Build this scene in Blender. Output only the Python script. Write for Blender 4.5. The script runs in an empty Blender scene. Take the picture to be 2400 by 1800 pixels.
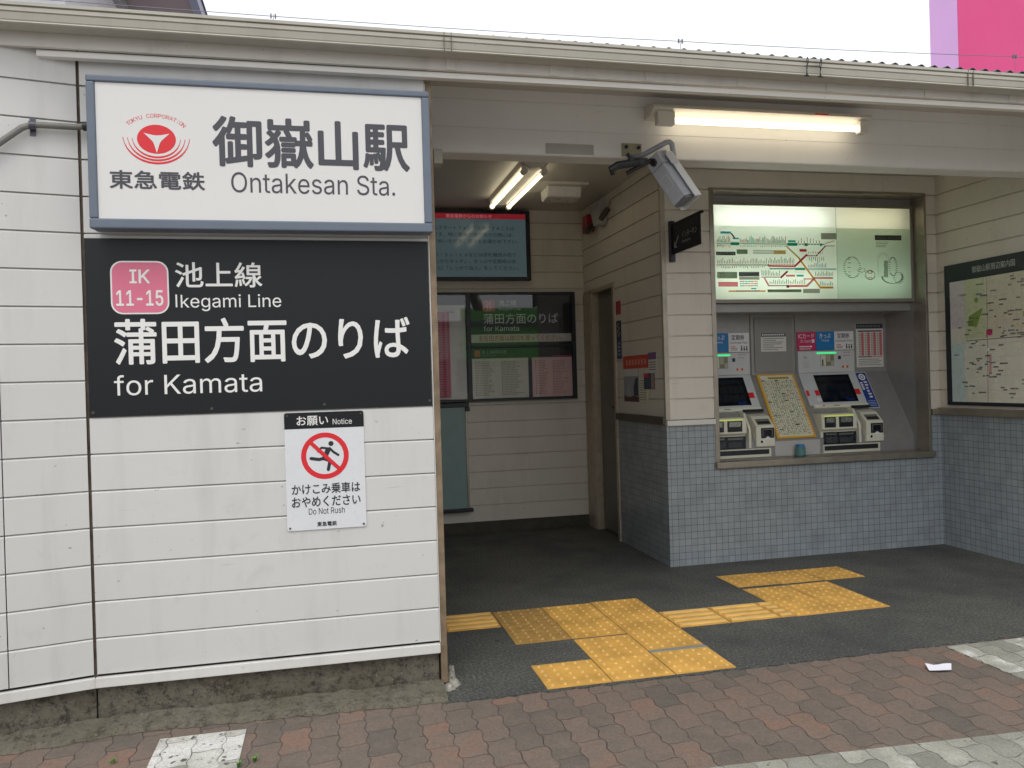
import bpy, bmesh, math, random
from mathutils import Vector, Matrix
from mathutils.geometry import delaunay_2d_cdt, interpolate_bezier
from math import radians, sin, cos, pi

random.seed(7)
S = bpy.context.scene
COL = S.collection

# ------------------------------------------------------------------ camera, sky, sun, exposure
cd = bpy.data.cameras.new("camera"); cam = bpy.data.objects.new("camera", cd); COL.objects.link(cam)
cd.sensor_width = 36.0; cd.lens = 1898.0 / 2400.0 * 36.0; cd.clip_start = 0.05; cd.clip_end = 2000
yaw, pitch, roll = radians(12.78), radians(-0.227), radians(1.65)
fw = Vector((sin(yaw)*cos(pitch), cos(yaw)*cos(pitch), sin(pitch)))
r0 = Vector((cos(yaw), -sin(yaw), 0)); u0 = r0.cross(fw)
rt = r0*cos(roll) - u0*sin(roll); up = r0*sin(roll) + u0*cos(roll)
mw = Matrix((rt, up, -fw)).transposed().to_4x4(); mw.translation = Vector((0, 0, 1.341))
cam.matrix_world = mw
S.camera = cam

SUN_EL, SUN_AZ = radians(58), radians(200)      # azimuth clockwise from +Y
W = bpy.data.worlds.new("World"); S.world = W; W.use_nodes = True
wn, wl = W.node_tree.nodes, W.node_tree.links
bg = wn["Background"]
sky = wn.new("ShaderNodeTexSky"); sky.sky_type = 'NISHITA'; sky.sun_disc = False
sky.sun_elevation = SUN_EL; sky.sun_rotation = SUN_AZ
sky.air_density = 1.0; sky.dust_density = 6.0; sky.ozone_density = 1.0
hsv = wn.new("ShaderNodeHueSaturation"); hsv.inputs["Saturation"].default_value = 0.22
ovc = wn.new("ShaderNodeMix"); ovc.data_type = 'RGBA'; ovc.inputs[0].default_value = 0.75   # cloud layer evens the sky out
ovc.inputs[7].default_value = (9.6, 9.9, 10.3, 1)
wl.new(sky.outputs[0], hsv.inputs["Color"]); wl.new(hsv.outputs[0], ovc.inputs[6]); wl.new(ovc.outputs[2], bg.inputs["Color"])
bg.inputs["Strength"].default_value = 0.10

sd = bpy.data.lights.new("sun", 'SUN'); sun = bpy.data.objects.new("sun", sd); COL.objects.link(sun)
sd.energy = 0.6; sd.angle = radians(25); sd.color = (1.0, 0.97, 0.92)
sdir = Vector((sin(SUN_AZ)*cos(SUN_EL), cos(SUN_AZ)*cos(SUN_EL), sin(SUN_EL)))
sun.rotation_euler = sdir.to_track_quat('Z', 'Y').to_euler()
sun.location = (0, -6, 12)

S.view_settings.view_transform = 'Standard'; S.view_settings.look = 'None'
S.view_settings.exposure = 0.50; S.view_settings.gamma = 1.0
S.cycles.use_denoising = True
S.cycles.max_bounces = 10; S.cycles.diffuse_bounces = 6

# ------------------------------------------------------------------ helpers
def hx(h):
    h = h.lstrip('#'); o = []
    for i in (0, 2, 4):
        c = int(h[i:i+2], 16)/255.0
        o.append(c/12.92 if c <= 0.04045 else ((c+0.055)/1.055)**2.4)
    return tuple(o)

def V(*a): return Vector(a)

class Frame:
    def __init__(s, O, U, Vv):
        s.O = Vector(O); s.U = Vector(U).normalized(); s.V = Vector(Vv).normalized(); s.N = s.U.cross(s.V)
    def p(s, u, v, w=0.0): return s.O + s.U*u + s.V*v + s.N*w
def FRONT(y): return Frame((0, y, 0), (1, 0, 0), (0, 0, 1))        # faces the street
def SIDE(x): return Frame((x, 0, 0), (0, -1, 0), (0, 0, 1))        # faces -X, u = -Y
def FLOOR(z): return Frame((0, 0, z), (1, 0, 0), (0, 1, 0))

_txt = {}
try:      # Blender's own bundled interface font for Latin lettering, else the default font
    LATIN = bpy.data.fonts.load(bpy.utils.system_resource('DATAFILES', path='fonts') + "/Inter.woff2")
except Exception:
    LATIN = None
def _winding(p, loops):
    w = 0
    for L in loops:
        n = len(L)
        for i in range(n):
            (x1, y1), (x2, y2) = L[i], L[(i+1) % n]
            if (y1 > p[1]) != (y2 > p[1]) and p[0] < (x2-x1)*(p[1]-y1)/(y2-y1)+x1: w += 1 if y2 > y1 else -1
    return w
def _union(loops):
    """triangles of the letters, overlapping strokes merged"""
    vs, ed = [], []
    for L in loops:
        b = len(vs); vs += [Vector(q) for q in L]; ed += [(b+i, b+(i+1) % len(L)) for i in range(len(L))]
    r = delaunay_2d_cdt(vs, ed, [], 0, 1e-5)
    V2 = [(v.x, v.y) for v in r[0]]; out = []
    for f in r[2]:
        c = (sum(V2[i][0] for i in f)/len(f), sum(V2[i][1] for i in f)/len(f))
        if _winding(c, loops) != 0: out.append(tuple(f))
    return V2, out
def text_shape(s):
    if s in _txt: return _txt[s]
    cu = bpy.data.curves.new("t", 'FONT'); cu.body = s; cu.resolution_u = 4
    latin = all(ord(c) < 128 for c in s)
    if LATIN is not None and latin: cu.font = LATIN
    o = bpy.data.objects.new("t", cu); COL.objects.link(o)
    dg = bpy.context.evaluated_depsgraph_get(); ev = o.evaluated_get(dg)
    vs, fs = [], []
    if latin:
        c2 = ev.to_curve(dg)
        loops = []
        for q in c2.splines:
            bp = q.bezier_points; n = len(bp); L = []
            for i in range(n):
                p, r = bp[i], bp[(i+1) % n]
                straight = (p.handle_right-p.co).length < 1e-6 and (r.handle_left-r.co).length < 1e-6
                d = r.co-p.co
                if not straight and d.length > 1e-9:
                    dn = d.normalized(); straight = abs(dn.x*(p.handle_right-p.co).y-dn.y*(p.handle_right-p.co).x) < 1e-5 and abs(dn.x*(r.handle_left-r.co).y-dn.y*(r.handle_left-r.co).x) < 1e-5
                if straight: L.append((p.co.x, p.co.y))
                else: L += [(k.x, k.y) for k in interpolate_bezier(p.co.to_2d(), p.handle_right.to_2d(), r.handle_left.to_2d(), r.co.to_2d(), 5)[:-1]]
            if len(L) > 2: loops.append(L)
        ev.to_curve_clear()
        if loops:
            v2, fs = _union(loops); vs = [(x, y, 0.0) for x, y in v2]
    else:
        m = bpy.data.meshes.new_from_object(ev)
        vs = [(v.co.x, v.co.y, 0.0) for v in m.vertices]; fs = [tuple(p.vertices) for p in m.polygons]
        bpy.data.meshes.remove(m)
    bpy.data.objects.remove(o); bpy.data.curves.remove(cu)
    _txt[s] = (vs, fs); return _txt[s]

class MB:
    def __init__(s): s.v = []; s.f = []; s.m = []
    def add(s, vs, fs, mi=0):
        b = len(s.v); s.v += [Vector(q) for q in vs]
        for f in fs: s.f.append(tuple(b+i for i in f)); s.m.append(mi)
        return s
    def quad(s, a, b, c, d, mi=0): return s.add([a, b, c, d], [(0, 1, 2, 3)], mi)
    def box(s, x0, y0, z0, x1, y1, z1, mi=0):
        return s.add([(x0,y0,z0),(x1,y0,z0),(x1,y1,z0),(x0,y1,z0),(x0,y0,z1),(x1,y0,z1),(x1,y1,z1),(x0,y1,z1)],
                     [(0,3,2,1),(4,5,6,7),(0,1,5,4),(1,2,6,5),(2,3,7,6),(3,0,4,7)], mi)
    def fbox(s, fr, a0, b0, c0, a1, b1, c1, mi=0):
        P = fr.p
        return s.add([P(a0,b0,c0),P(a1,b0,c0),P(a1,b1,c0),P(a0,b1,c0),P(a0,b0,c1),P(a1,b0,c1),P(a1,b1,c1),P(a0,b1,c1)],
                     [(0,3,2,1),(4,5,6,7),(0,1,5,4),(1,2,6,5),(2,3,7,6),(3,0,4,7)], mi)
    def rect(s, fr, a0, b0, a1, b1, w=0.0, mi=0):
        return s.quad(fr.p(a0,b0,w), fr.p(a1,b0,w), fr.p(a1,b1,w), fr.p(a0,b1,w), mi)
    def poly(s, fr, pts, w=0.0, mi=0):
        return s.add([fr.p(a, b, w) for a, b in pts], [tuple(range(len(pts)))], mi)
    def prism(s, fr, pts, w0, w1, mi=0):
        n = len(pts); vs = [fr.p(a,b,w0) for a,b in pts] + [fr.p(a,b,w1) for a,b in pts]
        fs = [tuple(range(n-1,-1,-1)), tuple(range(n,2*n))] + [(i,(i+1)%n,n+(i+1)%n,n+i) for i in range(n)]
        return s.add(vs, fs, mi)
    def line(s, fr, a0, b0, a1, b1, th, w=0.0, mi=0):
        d = Vector((a1-a0, b1-b0)); L = d.length or 1e-6; n = Vector((-d.y, d.x))/L*th/2
        return s.poly(fr, [(a0-n.x,b0-n.y),(a1-n.x,b1-n.y),(a1+n.x,b1+n.y),(a0+n.x,b0+n.y)], w, mi)
    def ring(s, fr, cu, cv, ri, ro, w=0.0, mi=0, n=48, ky=1.0, a0=0.0, a1=2*pi):
        for i in range(n):
            t0 = a0+(a1-a0)*i/n; t1 = a0+(a1-a0)*(i+1)/n
            s.poly(fr, [(cu+ri*cos(t0),cv+ri*ky*sin(t0)),(cu+ro*cos(t0),cv+ro*ky*sin(t0)),(cu+ro*cos(t1),cv+ro*ky*sin(t1)),(cu+ri*cos(t1),cv+ri*ky*sin(t1))], w, mi)
        return s
    def disc(s, fr, cu, cv, r, w=0.0, mi=0, n=32, ky=1.0):
        return s.poly(fr, [(cu+r*cos(2*pi*i/n), cv+r*ky*sin(2*pi*i/n)) for i in range(n)], w, mi)
    def tube(s, pts, r, n=10, mi=0, caps=True):
        pts = [Vector(p) for p in pts]; rs = r if isinstance(r, (list, tuple)) else [r]*len(pts)
        b = len(s.v); ref = None
        for i, p in enumerate(pts):
            t = (pts[min(i+1,len(pts)-1)] - pts[max(i-1,0)]).normalized()
            if ref is None:
                ref = Vector((0,0,1)) if abs(t.z) < 0.9 else Vector((1,0,0))
            a = (ref - t*ref.dot(t)).normalized(); c = t.cross(a); ref = a
            for k in range(n):
                q = 2*pi*k/n; s.v.append(p + (a*cos(q) + c*sin(q))*rs[i])
        for i in range(len(pts)-1):
            for k in range(n):
                s.f.append((b+i*n+k, b+i*n+(k+1)%n, b+(i+1)*n+(k+1)%n, b+(i+1)*n+k)); s.m.append(mi)
        if caps:
            s.f.append(tuple(b+k for k in range(n-1,-1,-1))); s.m.append(mi)
            e = b+(len(pts)-1)*n; s.f.append(tuple(e+k for k in range(n))); s.m.append(mi)
        return s
    def text(s, fr, body, u0, v0, u1, v1, w=0.0008, mi=0, weight=0.0, keep=False):
        vs, fs = text_shape(body)
        if not vs: return s
        xs = [q[0] for q in vs]; ys = [q[1] for q in vs]
        a0, a1, b0, b1 = min(xs), max(xs), min(ys), max(ys)
        ky = (v1-v0)/(b1-b0); kx = ky if keep else (u1-u0)/(a1-a0)
        d = weight*(v1-v0)       # heavier strokes: the same letters again, shifted a little, each a hair further out
        hx_, hy_ = (u1-u0-2*d)/(u1-u0) if u1-u0 > 4*d else 1.0, (v1-v0-2*d)/(v1-v0)
        if weight <= 0: sh = [(0, 0)]
        else: sh = [(d*cos(2*pi*i/8), d*sin(2*pi*i/8)) for i in range(8)] + [(0, 0)]
        for i, (sx, sy) in enumerate(sh):
            s.add([fr.p(u0+d+(x-a0)*kx*hx_+sx, v0+d+(y-b0)*ky*hy_+sy, w+0.00025*i*(i > 0)*0.2+z) for x, y, z in vs], fs, mi)
        return s
    def build(s, name, mats, parent=None, bevel=0.0, smooth=False, seg=2):
        if not isinstance(mats, (list, tuple)): mats = [mats]
        org = Vector((0,0,0))
        p = parent
        while p is not None: org += p.location; p = p.parent
        me = bpy.data.meshes.new(name)
        me.from_pydata([tuple(q-org) for q in s.v], [], s.f)
        for m in mats: me.materials.append(m)
        me.polygons.foreach_set("material_index", s.m)
        if smooth: me.polygons.foreach_set("use_smooth", [True]*len(me.polygons))
        me.update()
        o = bpy.data.objects.new(name, me); COL.objects.link(o)
        if parent is not None: o.parent = parent
        if bevel > 0:
            b = o.modifiers.new("bevel", 'BEVEL'); b.width = bevel; b.segments = seg; b.limit_method = 'ANGLE'; b.angle_limit = radians(40)
        if smooth and bevel <= 0:
            pass
        return o

def tag(o, label=None, cat=None, group=None, kind=None):
    if label: o["label"] = label
    if cat: o["category"] = cat
    if group: o["group"] = group
    if kind: o["kind"] = kind
    return o
def thing(name, loc, label, cat, group=None):
    o = bpy.data.objects.new(name, None); COL.objects.link(o); o.location = loc; o.empty_display_size = 0.1
    return tag(o, label, cat, group)
def copy_tree(o, parent=None):
    c = o.copy(); COL.objects.link(c); c.parent = parent
    for ch in [q for q in list(COL.objects) if q.parent == o]: copy_tree(ch, c)
    return c

# ------------------------------------------------------------------ materials
class NT:
    def __init__(s, name):
        s.mat = bpy.data.materials.new(name); s.mat.use_nodes = True
        s.n = s.mat.node_tree.nodes; s.l = s.mat.node_tree.links
        s.b = s.n["Principled BSDF"]; s._pos = None
    def new(s, t, **k):
        q = s.n.new(t)
        for a, v in k.items(): setattr(q, a, v)
        return q
    def link(s, a, b): s.l.new(a, b)
    def pos(s):
        if s._pos is None: s._pos = s.new("ShaderNodeNewGeometry").outputs["Position"]
        return s._pos
    def noise(s, scale, detail=4, rough=0.55, vec=None, stretch=None, dist=0.0):
        v = vec or s.pos()
        if stretch:
            m = s.new("ShaderNodeVectorMath", operation='MULTIPLY'); s.link(v, m.inputs[0]); m.inputs[1].default_value = stretch; v = m.outputs[0]
        q = s.new("ShaderNodeTexNoise"); q.inputs["Scale"].default_value = scale; q.inputs["Detail"].default_value = detail
        q.inputs["Roughness"].default_value = rough; q.inputs["Distortion"].default_value = dist
        s.link(v, q.inputs["Vector"]); return q.outputs["Fac"]
    def ramp(s, fac, stops, interp='LINEAR'):
        q = s.new("ShaderNodeValToRGB"); cr = q.color_ramp; cr.interpolation = interp
        while len(cr.elements) < len(stops): cr.elements.new(0.5)
        for e, (p, c) in zip(cr.elements, stops):
            e.position = p; e.color = (c, c, c, 1) if not isinstance(c, (tuple, list)) else (*c[:3], 1)
        s.link(fac, q.inputs[0]); return q.outputs[0]
    def mix(s, f, a, b, mode='MIX'):
        q = s.new("ShaderNodeMix", data_type='RGBA', blend_type=mode)
        for i, x in ((0, f), (6, a), (7, b)):
            if isinstance(x, (int, float)): q.inputs[i].default_value = x
            elif isinstance(x, tuple): q.inputs[i].default_value = (*x[:3], 1)
            else: s.link(x, q.inputs[i])
        return q.outputs[2]
    def math(s, op, a, b=0.0):
        q = s.new("ShaderNodeMath", operation=op)
        for i, x in ((0, a), (1, b)):
            if isinstance(x, (int, float)): q.inputs[i].default_value = x
            else: s.link(x, q.inputs[i])
        return q.outputs[0]
    def bump(s, h, strength=0.2, dist=0.01):
        q = s.new("ShaderNodeBump"); q.inputs["Strength"].default_value = strength; q.inputs["Distance"].default_value = dist
        s.link(h, q.inputs["Height"]); s.link(q.outputs[0], s.b.inputs["Normal"]); return q
    def set(s, **k):
        for a, v in k.items(): s.b.inputs[a].default_value = v
    def col(s, c):
        if isinstance(c, tuple): s.b.inputs["Base Color"].default_value = (*c[:3], 1)
        else: s.link(c, s.b.inputs["Base Color"])

_mc = {}
def P(name, c, rough=0.5, metal=0.0, var=0.08, vs=12.0, bump=0.0, bs=200.0, coat=0.0, spec=0.5, emit=None, es=0.0):
    """painted / plastic / metal surface with slight colour and gloss variation"""
    if name in _mc: return _mc[name]
    if isinstance(c, str): c = hx(c)
    t = NT(name); t.set(Roughness=rough, Metallic=metal)
    t.b.inputs["Specular IOR Level"].default_value = spec
    if coat: t.b.inputs["Coat Weight"].default_value = coat; t.b.inputs["Coat Roughness"].default_value = 0.04
    if var > 0:
        n = t.noise(vs, 5)
        f = t.ramp(n, [(0.3, 1-var), (0.7, 1+var*0.3)])
        t.col(t.mix(1.0, c, f, 'MULTIPLY'))
        rr = t.ramp(t.noise(vs*2.3, 4), [(0.3, max(rough-0.08, 0.03)), (0.7, min(rough+0.08, 1))])
        t.link(rr, t.b.inputs["Roughness"])
    else: t.col(c)
    if bump: t.bump(t.noise(bs, 3), bump, 0.003)
    if emit:
        t.b.inputs["Emission Color"].default_value = (*(hx(emit) if isinstance(emit, str) else emit), 1); t.b.inputs["Emission Strength"].default_value = es
    _mc[name] = t.mat; return t.mat

def siding(name, base, dirt, amount=0.35):
    t = NT(name); t.set(Roughness=0.42)
    big = t.ramp(t.noise(1.3, 4), [(0.3, 0.94), (0.7, 1.0)])
    c = t.mix(1.0, base, big, 'MULTIPLY')
    streak = t.ramp(t.noise(2.2, 5, 0.6, stretch=(4, 4, 0.55)), [(0.52, 0.0), (0.80, amount*0.6)])
    c = t.mix(streak, c, dirt)
    blot = t.ramp(t.noise(6.0, 8, 0.7, dist=0.4), [(0.58, 0.0), (0.80, amount*0.7)])
    c = t.mix(blot, c, dirt)
    spk = t.ramp(t.noise(30.0, 2, 0.5, stretch=(1, 1, 1.4)), [(0.735, 0.0), (0.79, 0.6)])
    c = t.mix(spk, c, tuple(x*0.45 for x in dirt))
    scr = t.ramp(t.noise(9.0, 3, 0.5, stretch=(0.7, 0.7, 7), dist=0.5), [(0.74, 0.0), (0.78, 0.4)])
    c = t.mix(scr, c, tuple(x*0.5 for x in dirt))
    t.col(c); t.bump(t.noise(60, 4), 0.06, 0.004); return t.mat

M_SIDE = siding("white_siding_paint", hx('#d2d1ce'), hx('#8a857a'), 0.34)
M_SIDE_IN = siding("cream_siding_paint", hx('#d9d2c6'), hx('#8c8272'), 0.28)
M_TRIM = siding("white_trim_paint", hx('#dcdad5'), hx('#6f6a60'), 0.35)
M_CEIL = siding("ceiling_paint", hx('#c4bfb6'), hx('#8d8576'), 0.25)

def tile_mat(name, axes):
    t = NT(name)
    sep = t.new("ShaderNodeSeparateXYZ"); t.link(t.pos(), sep.inputs[0])
    cmb = t.new("ShaderNodeCombineXYZ"); t.link(sep.outputs[axes[0]], cmb.inputs[0]); t.link(sep.outputs[axes[1]], cmb.inputs[1])
    br = t.new("ShaderNodeTexBrick", offset=0.0, squash=1.0)
    br.inputs["Scale"].default_value = 1.0; br.inputs["Brick Width"].default_value = 0.0475; br.inputs["Row Height"].default_value = 0.0475
    br.inputs["Mortar Size"].default_value = 0.0015; br.inputs["Mortar Smooth"].default_value = 0.15
    br.inputs["Color1"].default_value = (*hx('#8f979c'), 1); br.inputs["Color2"].default_value = (*hx('#9da4a8'), 1)
    br.inputs["Mortar"].default_value = (*hx('#40454a'), 1); br.inputs["Bias"].default_value = 0.0
    t.link(cmb.outputs[0], br.inputs["Vector"])
    c = t.mix(0.35, br.outputs["Color"], hx('#97a0a5'))
    grm = t.math('MULTIPLY', br.outputs["Fac"], t.ramp(t.noise(5, 4), [(0.3, 0.55), (0.65, 0.95)]))
    c = t.mix(grm, c, hx('#454a4d'))
    dirt = t.ramp(t.noise(6, 5), [(0.45, 0.0), (0.8, 0.35)])
    c = t.mix(dirt, c, hx('#55595d'))
    t.col(c)
    rr = t.mix(br.outputs["Fac"], (0.24,)*3, (0.8,)*3); t.link(rr, t.b.inputs["Roughness"])
    inv = t.math('SUBTRACT', 1.0, br.outputs["Fac"])
    wob = t.math('MULTIPLY', t.noise(14, 2), 0.5)
    t.bump(t.math('ADD', inv, wob), 0.35, 0.003)
    return t.mat
M_TILE_X = tile_mat("blue_grey_mosaic", (0, 2)); M_TILE_Y = tile_mat("blue_grey_mosaic_side", (1, 2))

def asphalt():
    t = NT("porch_asphalt")
    n = t.noise(75, 6, 0.85); big = t.noise(1.3, 6, 0.6)
    c = t.ramp(n, [(0.36, hx('#2b2c2a')), (0.50, hx('#535450')), (0.62, hx('#84857d'))])
    spk = t.ramp(t.noise(62, 2, 0.5), [(0.69, 0.0), (0.74, 0.85)])
    c = t.mix(spk, c, hx('#a9a9a1'))
    c = t.mix(t.ramp(big, [(0.40, 0.0), (0.65, 0.55)]), c, hx('#313335'))
    tr = t.ramp(t.noise(3.2, 8, 0.72, dist=0.4), [(0.56, 0.0), (0.74, 0.4)])
    c = t.mix(tr, c, hx('#63625b'))
    gum = t.ramp(t.noise(13, 1, 0.3), [(0.785, 0.0), (0.80, 0.7)])
    c = t.mix(gum, c, hx('#232423'))
    t.col(c); rr = t.ramp(big, [(0.35, 0.62), (0.7, 0.9)]); t.link(rr, t.b.inputs["Roughness"]); t.bump(n, 0.8, 0.008); return t.mat
M_ASPH = asphalt()

def paver(name, stops, painted=False, spots=0.66):
    t = NT(name)
    sep = t.new("ShaderNodeSeparateXYZ"); t.link(t.pos(), sep.inputs[0])
    x, y = sep.outputs[0], sep.outputs[1]
    px, py = 0.1065, 0.213
    sx = t.math('SINE', t.math('MULTIPLY', x, 2*pi/px)); sy = t.math('SINE', t.math('MULTIPLY', y, 4*pi/py))
    jit = t.math('MULTIPLY', t.math('SUBTRACT', t.noise(11, 3), 0.5), 0.030)
    X = t.math('ADD', t.math('ADD', x, t.math('MULTIPLY', sy, 0.0058)), jit)
    Y = t.math('ADD', t.math('ADD', y, t.math('MULTIPLY', sx, 0.0055)), jit)
    cmb = t.new("ShaderNodeCombineXYZ"); t.link(Y, cmb.inputs[0]); t.link(X, cmb.inputs[1])
    def brick(off_c1, off_c2):
        b = t.new("ShaderNodeTexBrick", offset=0.5, squash=1.0)
        b.inputs["Scale"].default_value = 1.0; b.inputs["Brick Width"].default_value = py; b.inputs["Row Height"].default_value = px
        b.inputs["Mortar Size"].default_value = 0.0024; b.inputs["Mortar Smooth"].default_value = 0.55
        b.inputs["Color1"].default_value = (0, 0, 0, 1); b.inputs["Color2"].default_value = (1, 1, 1, 1); b.inputs["Mortar"].default_value = (0.5, 0.5, 0.5, 1)
        t.link(cmb.outputs[0], b.inputs["Vector"]); return b
    b = brick(0, 1)
    n1 = t.noise(150, 5, 0.8); n2 = t.noise(7, 6, 0.65); n3 = t.noise(60, 5, 0.7)
    tone = t.math('ADD', t.math('MULTIPLY', b.outputs["Color"], 0.46), t.math('MULTIPLY', t.math('SUBTRACT', n2, 0.28), 0.8))
    c = t.ramp(tone, stops)
    if painted:
        wear = t.ramp(t.noise(26, 3, 0.6), [(spots, 0.0), (spots+0.03, 1.0)])
        c = t.mix(wear, c, hx('#5c5a54'))
        c = t.mix(t.ramp(n3, [(0.45, 0.0), (0.7, 0.3)]), c, hx('#8d8b80'))
    else:
        c = t.mix(t.ramp(n3, [(0.40, 0.0), (0.72, 0.45)]), c, hx('#544b44'))
        spk = t.ramp(t.noise(170, 2, 0.5), [(0.68, 0.0), (0.76, 0.5)])
        c = t.mix(spk, c, hx('#b2a59c'))
    c = t.mix(1.0, c, t.ramp(n1, [(0.3, 0.66), (0.7, 1.22)]), 'MULTIPLY')
    seam = t.math('MULTIPLY', b.outputs["Fac"], t.ramp(t.noise(9, 4), [(0.38, 0.12), (0.66, 0.85)]))
    c = t.mix(seam, c, hx('#2e2a25'))
    t.col(c); t.set(Roughness=0.82)
    h = t.math('ADD', t.math('MULTIPLY', t.math('SUBTRACT', 1.0, b.outputs["Fac"]), 0.9), t.math('MULTIPLY', n1, 0.28))
    h = t.math('ADD', h, t.math('MULTIPLY', n3, 0.25))
    t.bump(h, 0.9, 0.008); return t.mat
M_PAVER = paver("brown_interlocking_pavers", [(0.06, hx('#615c55')), (0.34, hx('#766a60')), (0.56, hx('#816f63')), (0.76, hx('#8f6c5c')), (0.93, hx('#a3694f'))])
M_PAVER_W = paver("worn_white_painted_pavers", [(0.15, hx('#86857a')), (0.48, hx('#a3a297')), (0.60, hx('#b5b4a9')), (0.68, hx('#dddcd8')), (1.0, hx('#ebeae8'))], True)

M_PAVER_WL = paver("white_painted_pavers", [(0.10, hx('#96958a')), (0.34, hx('#c4c2ba')), (0.52, hx('#dddcd7')), (1.0, hx('#ecebe8'))], True, 0.61)

def concrete(name, base, dark, green, amt):
    t = NT(name)
    n = t.noise(26, 9, 0.75)
    c = t.mix(t.ramp(n, [(0.3, 0.0), (0.7, 1.0)]), base, tuple(k*0.6 for k in base))
    c = t.mix(t.ramp(t.noise(2.6, 6, 0.6), [(0.46, 0.0), (0.66, amt*0.7)]), c, green)
    c = t.mix(t.ramp(t.noise(16, 10, 0.82), [(0.50, 0.0), (0.60, amt)]), c, dark)
    c = t.mix(t.ramp(t.noise(58, 5, 0.7), [(0.56, 0.0), (0.64, 0.7)]), c, tuple(k*0.8 for k in dark))
    c = t.mix(t.ramp(t.noise(44, 4, 0.6), [(0.64, 0.0), (0.70, 0.5)]), c, tuple(min(k*1.5, 0.8) for k in base))
    t.col(c); t.set(Roughness=0.92); t.bump(t.noise(48, 9, 0.75), 0.9, 0.014); return t.mat
M_CONC = concrete("stained_concrete", hx('#7f796b'), hx('#2c2924'), hx('#4b4632'), 0.8)
M_KERB = concrete("rough_mortar", hx('#7d7768'), hx('#403b32'), hx('#5c5843'), 0.75)
M_MORT = concrete("pale_mortar", hx('#bcb8ac'), hx('#7d776a'), hx('#8c887a'), 0.5)

M_BLUE = P("blue_grey_sign_frame", '#66707e', 0.42, var=0.06)
M_WHITE_PANEL = P("white_acrylic_panel", '#dddbd8', 0.10, var=0.02, vs=3, spec=0.4)
M_CHAR = P("charcoal_lettering", '#45454c', 0.5, var=0)
M_RED = P("red_print", '#d8262f', 0.45, var=0)
M_BLACK_SIGN = P("black_sign_face", '#191b1e', 0.4, var=0, spec=0.35)
M_WHITE_PRINT = P("white_print", '#e6e5e2', 0.5, var=0)
M_PINK = P("pink_badge", '#d9728c', 0.5, var=0.03)
M_NOTICE = P("white_notice_plate", '#dcdde0', 0.3, var=0.02)
M_DARKPRINT = P("dark_print", '#26282d', 0.5, var=0)
M_STEEL = P("brushed_steel", '#a59d90', 0.36, 0.75, var=0.18, vs=9)
M_STEEL_D = P("dark_steel", '#5a5650', 0.42, 0.5, var=0.15)
M_RUST = P("brown_steel_post", '#8d7a63', 0.55, 0.2, var=0.35, vs=18)
M_GUT = siding("cream_gutter_plastic", hx('#b6b2a6'), hx('#6c675a'), 0.35)
M_FASC = siding("grey_fascia_paint", hx('#d6d2cb'), hx('#7b756b'), 0.45)
M_ROOF = P("dark_corrugated_sheet", '#4a4d57', 0.55, var=0.2, bump=0.1)
M_PLASTIC = P("ivory_plastic", '#c9c6bb', 0.4, var=0.06)
M_GREYPL = P("grey_plastic", '#a9acb0', 0.45, var=0.06)
M_CAMBODY = P("grey_camera_paint", '#abaeb4', 0.42, var=0.08, vs=30)
M_CAMPALE = P("pale_camera_paint", '#b6b9be', 0.4, var=0.06, vs=30)
M_DARK = P("dark_plastic", '#24252a', 0.4, var=0.1)
M_BLACKGLASS = P("black_screen_glass", '#0d1119', 0.08, var=0, spec=0.5)
M_NAVY = P("navy_frame", '#1b1f29', 0.4, var=0.08)
M_TUBE = P("lit_tube", '#ffffff', 0.4, var=0, emit=(1.0, 0.86, 0.62), es=2.7)
M_TUBE2 = P("lit_old_tube", '#ffffff', 0.4, var=0, emit=(1.0, 0.88, 0.62), es=2.0)
M_LAMPWHITE = P("lamp_white_enamel", '#d8d4ca', 0.4, var=0.05)
M_DOOR = P("grey_brown_door", '#77746c', 0.45, var=0.08)
M_ALCOVE = P("grey_alcove_panel", '#9b9997', 0.36, 0.35, var=0.08)
M_ALC2 = P("grey_alcove_door", '#8d8c8a', 0.45, 0.2, var=0.06)
M_MACH = P("pale_machine_shell", '#c6c9cb', 0.4, var=0.05)
M_IVORY = P("ivory_machine_shell", '#dcdac8', 0.42, var=0.05)
M_LBLUE = P("blue_label", '#1878b8', 0.4, var=0.04)
M_LPINK = P("magenta_label", '#c22a63', 0.4, var=0.04)
M_LWHITE = P("white_label", '#e0e0e3', 0.4, var=0.03)
M_GREENLED = P("green_led", '#3ad27a', 0.4, var=0, emit='#37d67c', es=0.75)
M_LIMELED = P("lime_led", '#c6d860', 0.4, var=0, emit='#d4e86a', es=0.8)
M_YELLOWFR = P("yellow_frame", '#dba92f', 0.45, var=0.08)
M_PAPER = P("white_paper", '#d9d7d2', 0.6, var=0.04)
M_CREAMPAPER = P("cream_chart_paper", '#dedac2', 0.55, var=0.04)
M_GREYPRINT = P("grey_print", '#77786f', 0.6, var=0)
M_OLIVEPRINT = P("olive_print", '#6f7a5c', 0.6, var=0)
M_STEELPRINT = P("soft_red_print", '#c25964', 0.6, var=0)
M_BLUESTICK = P("navy_blue_sticker", '#1c3f8d', 0.4, var=0.05)
M_TEAL = P("teal_board", '#86a09f', 0.42, var=0.06)
M_ORANGERED = P("orange_red_print", '#cf4a35', 0.5, var=0.05)
M_PURPLE = P("purple_print", '#7d5a86', 0.5, var=0.04)
M_YEL = P("tactile_yellow", '#dfac56', 0.6, var=0.32, vs=6, bump=0.15, bs=120)
M_YELTOP = P("tactile_yellow_top", '#e8c684', 0.6, var=0.1, vs=30)  # paler yellow on the raised tops of dots and bars

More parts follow.
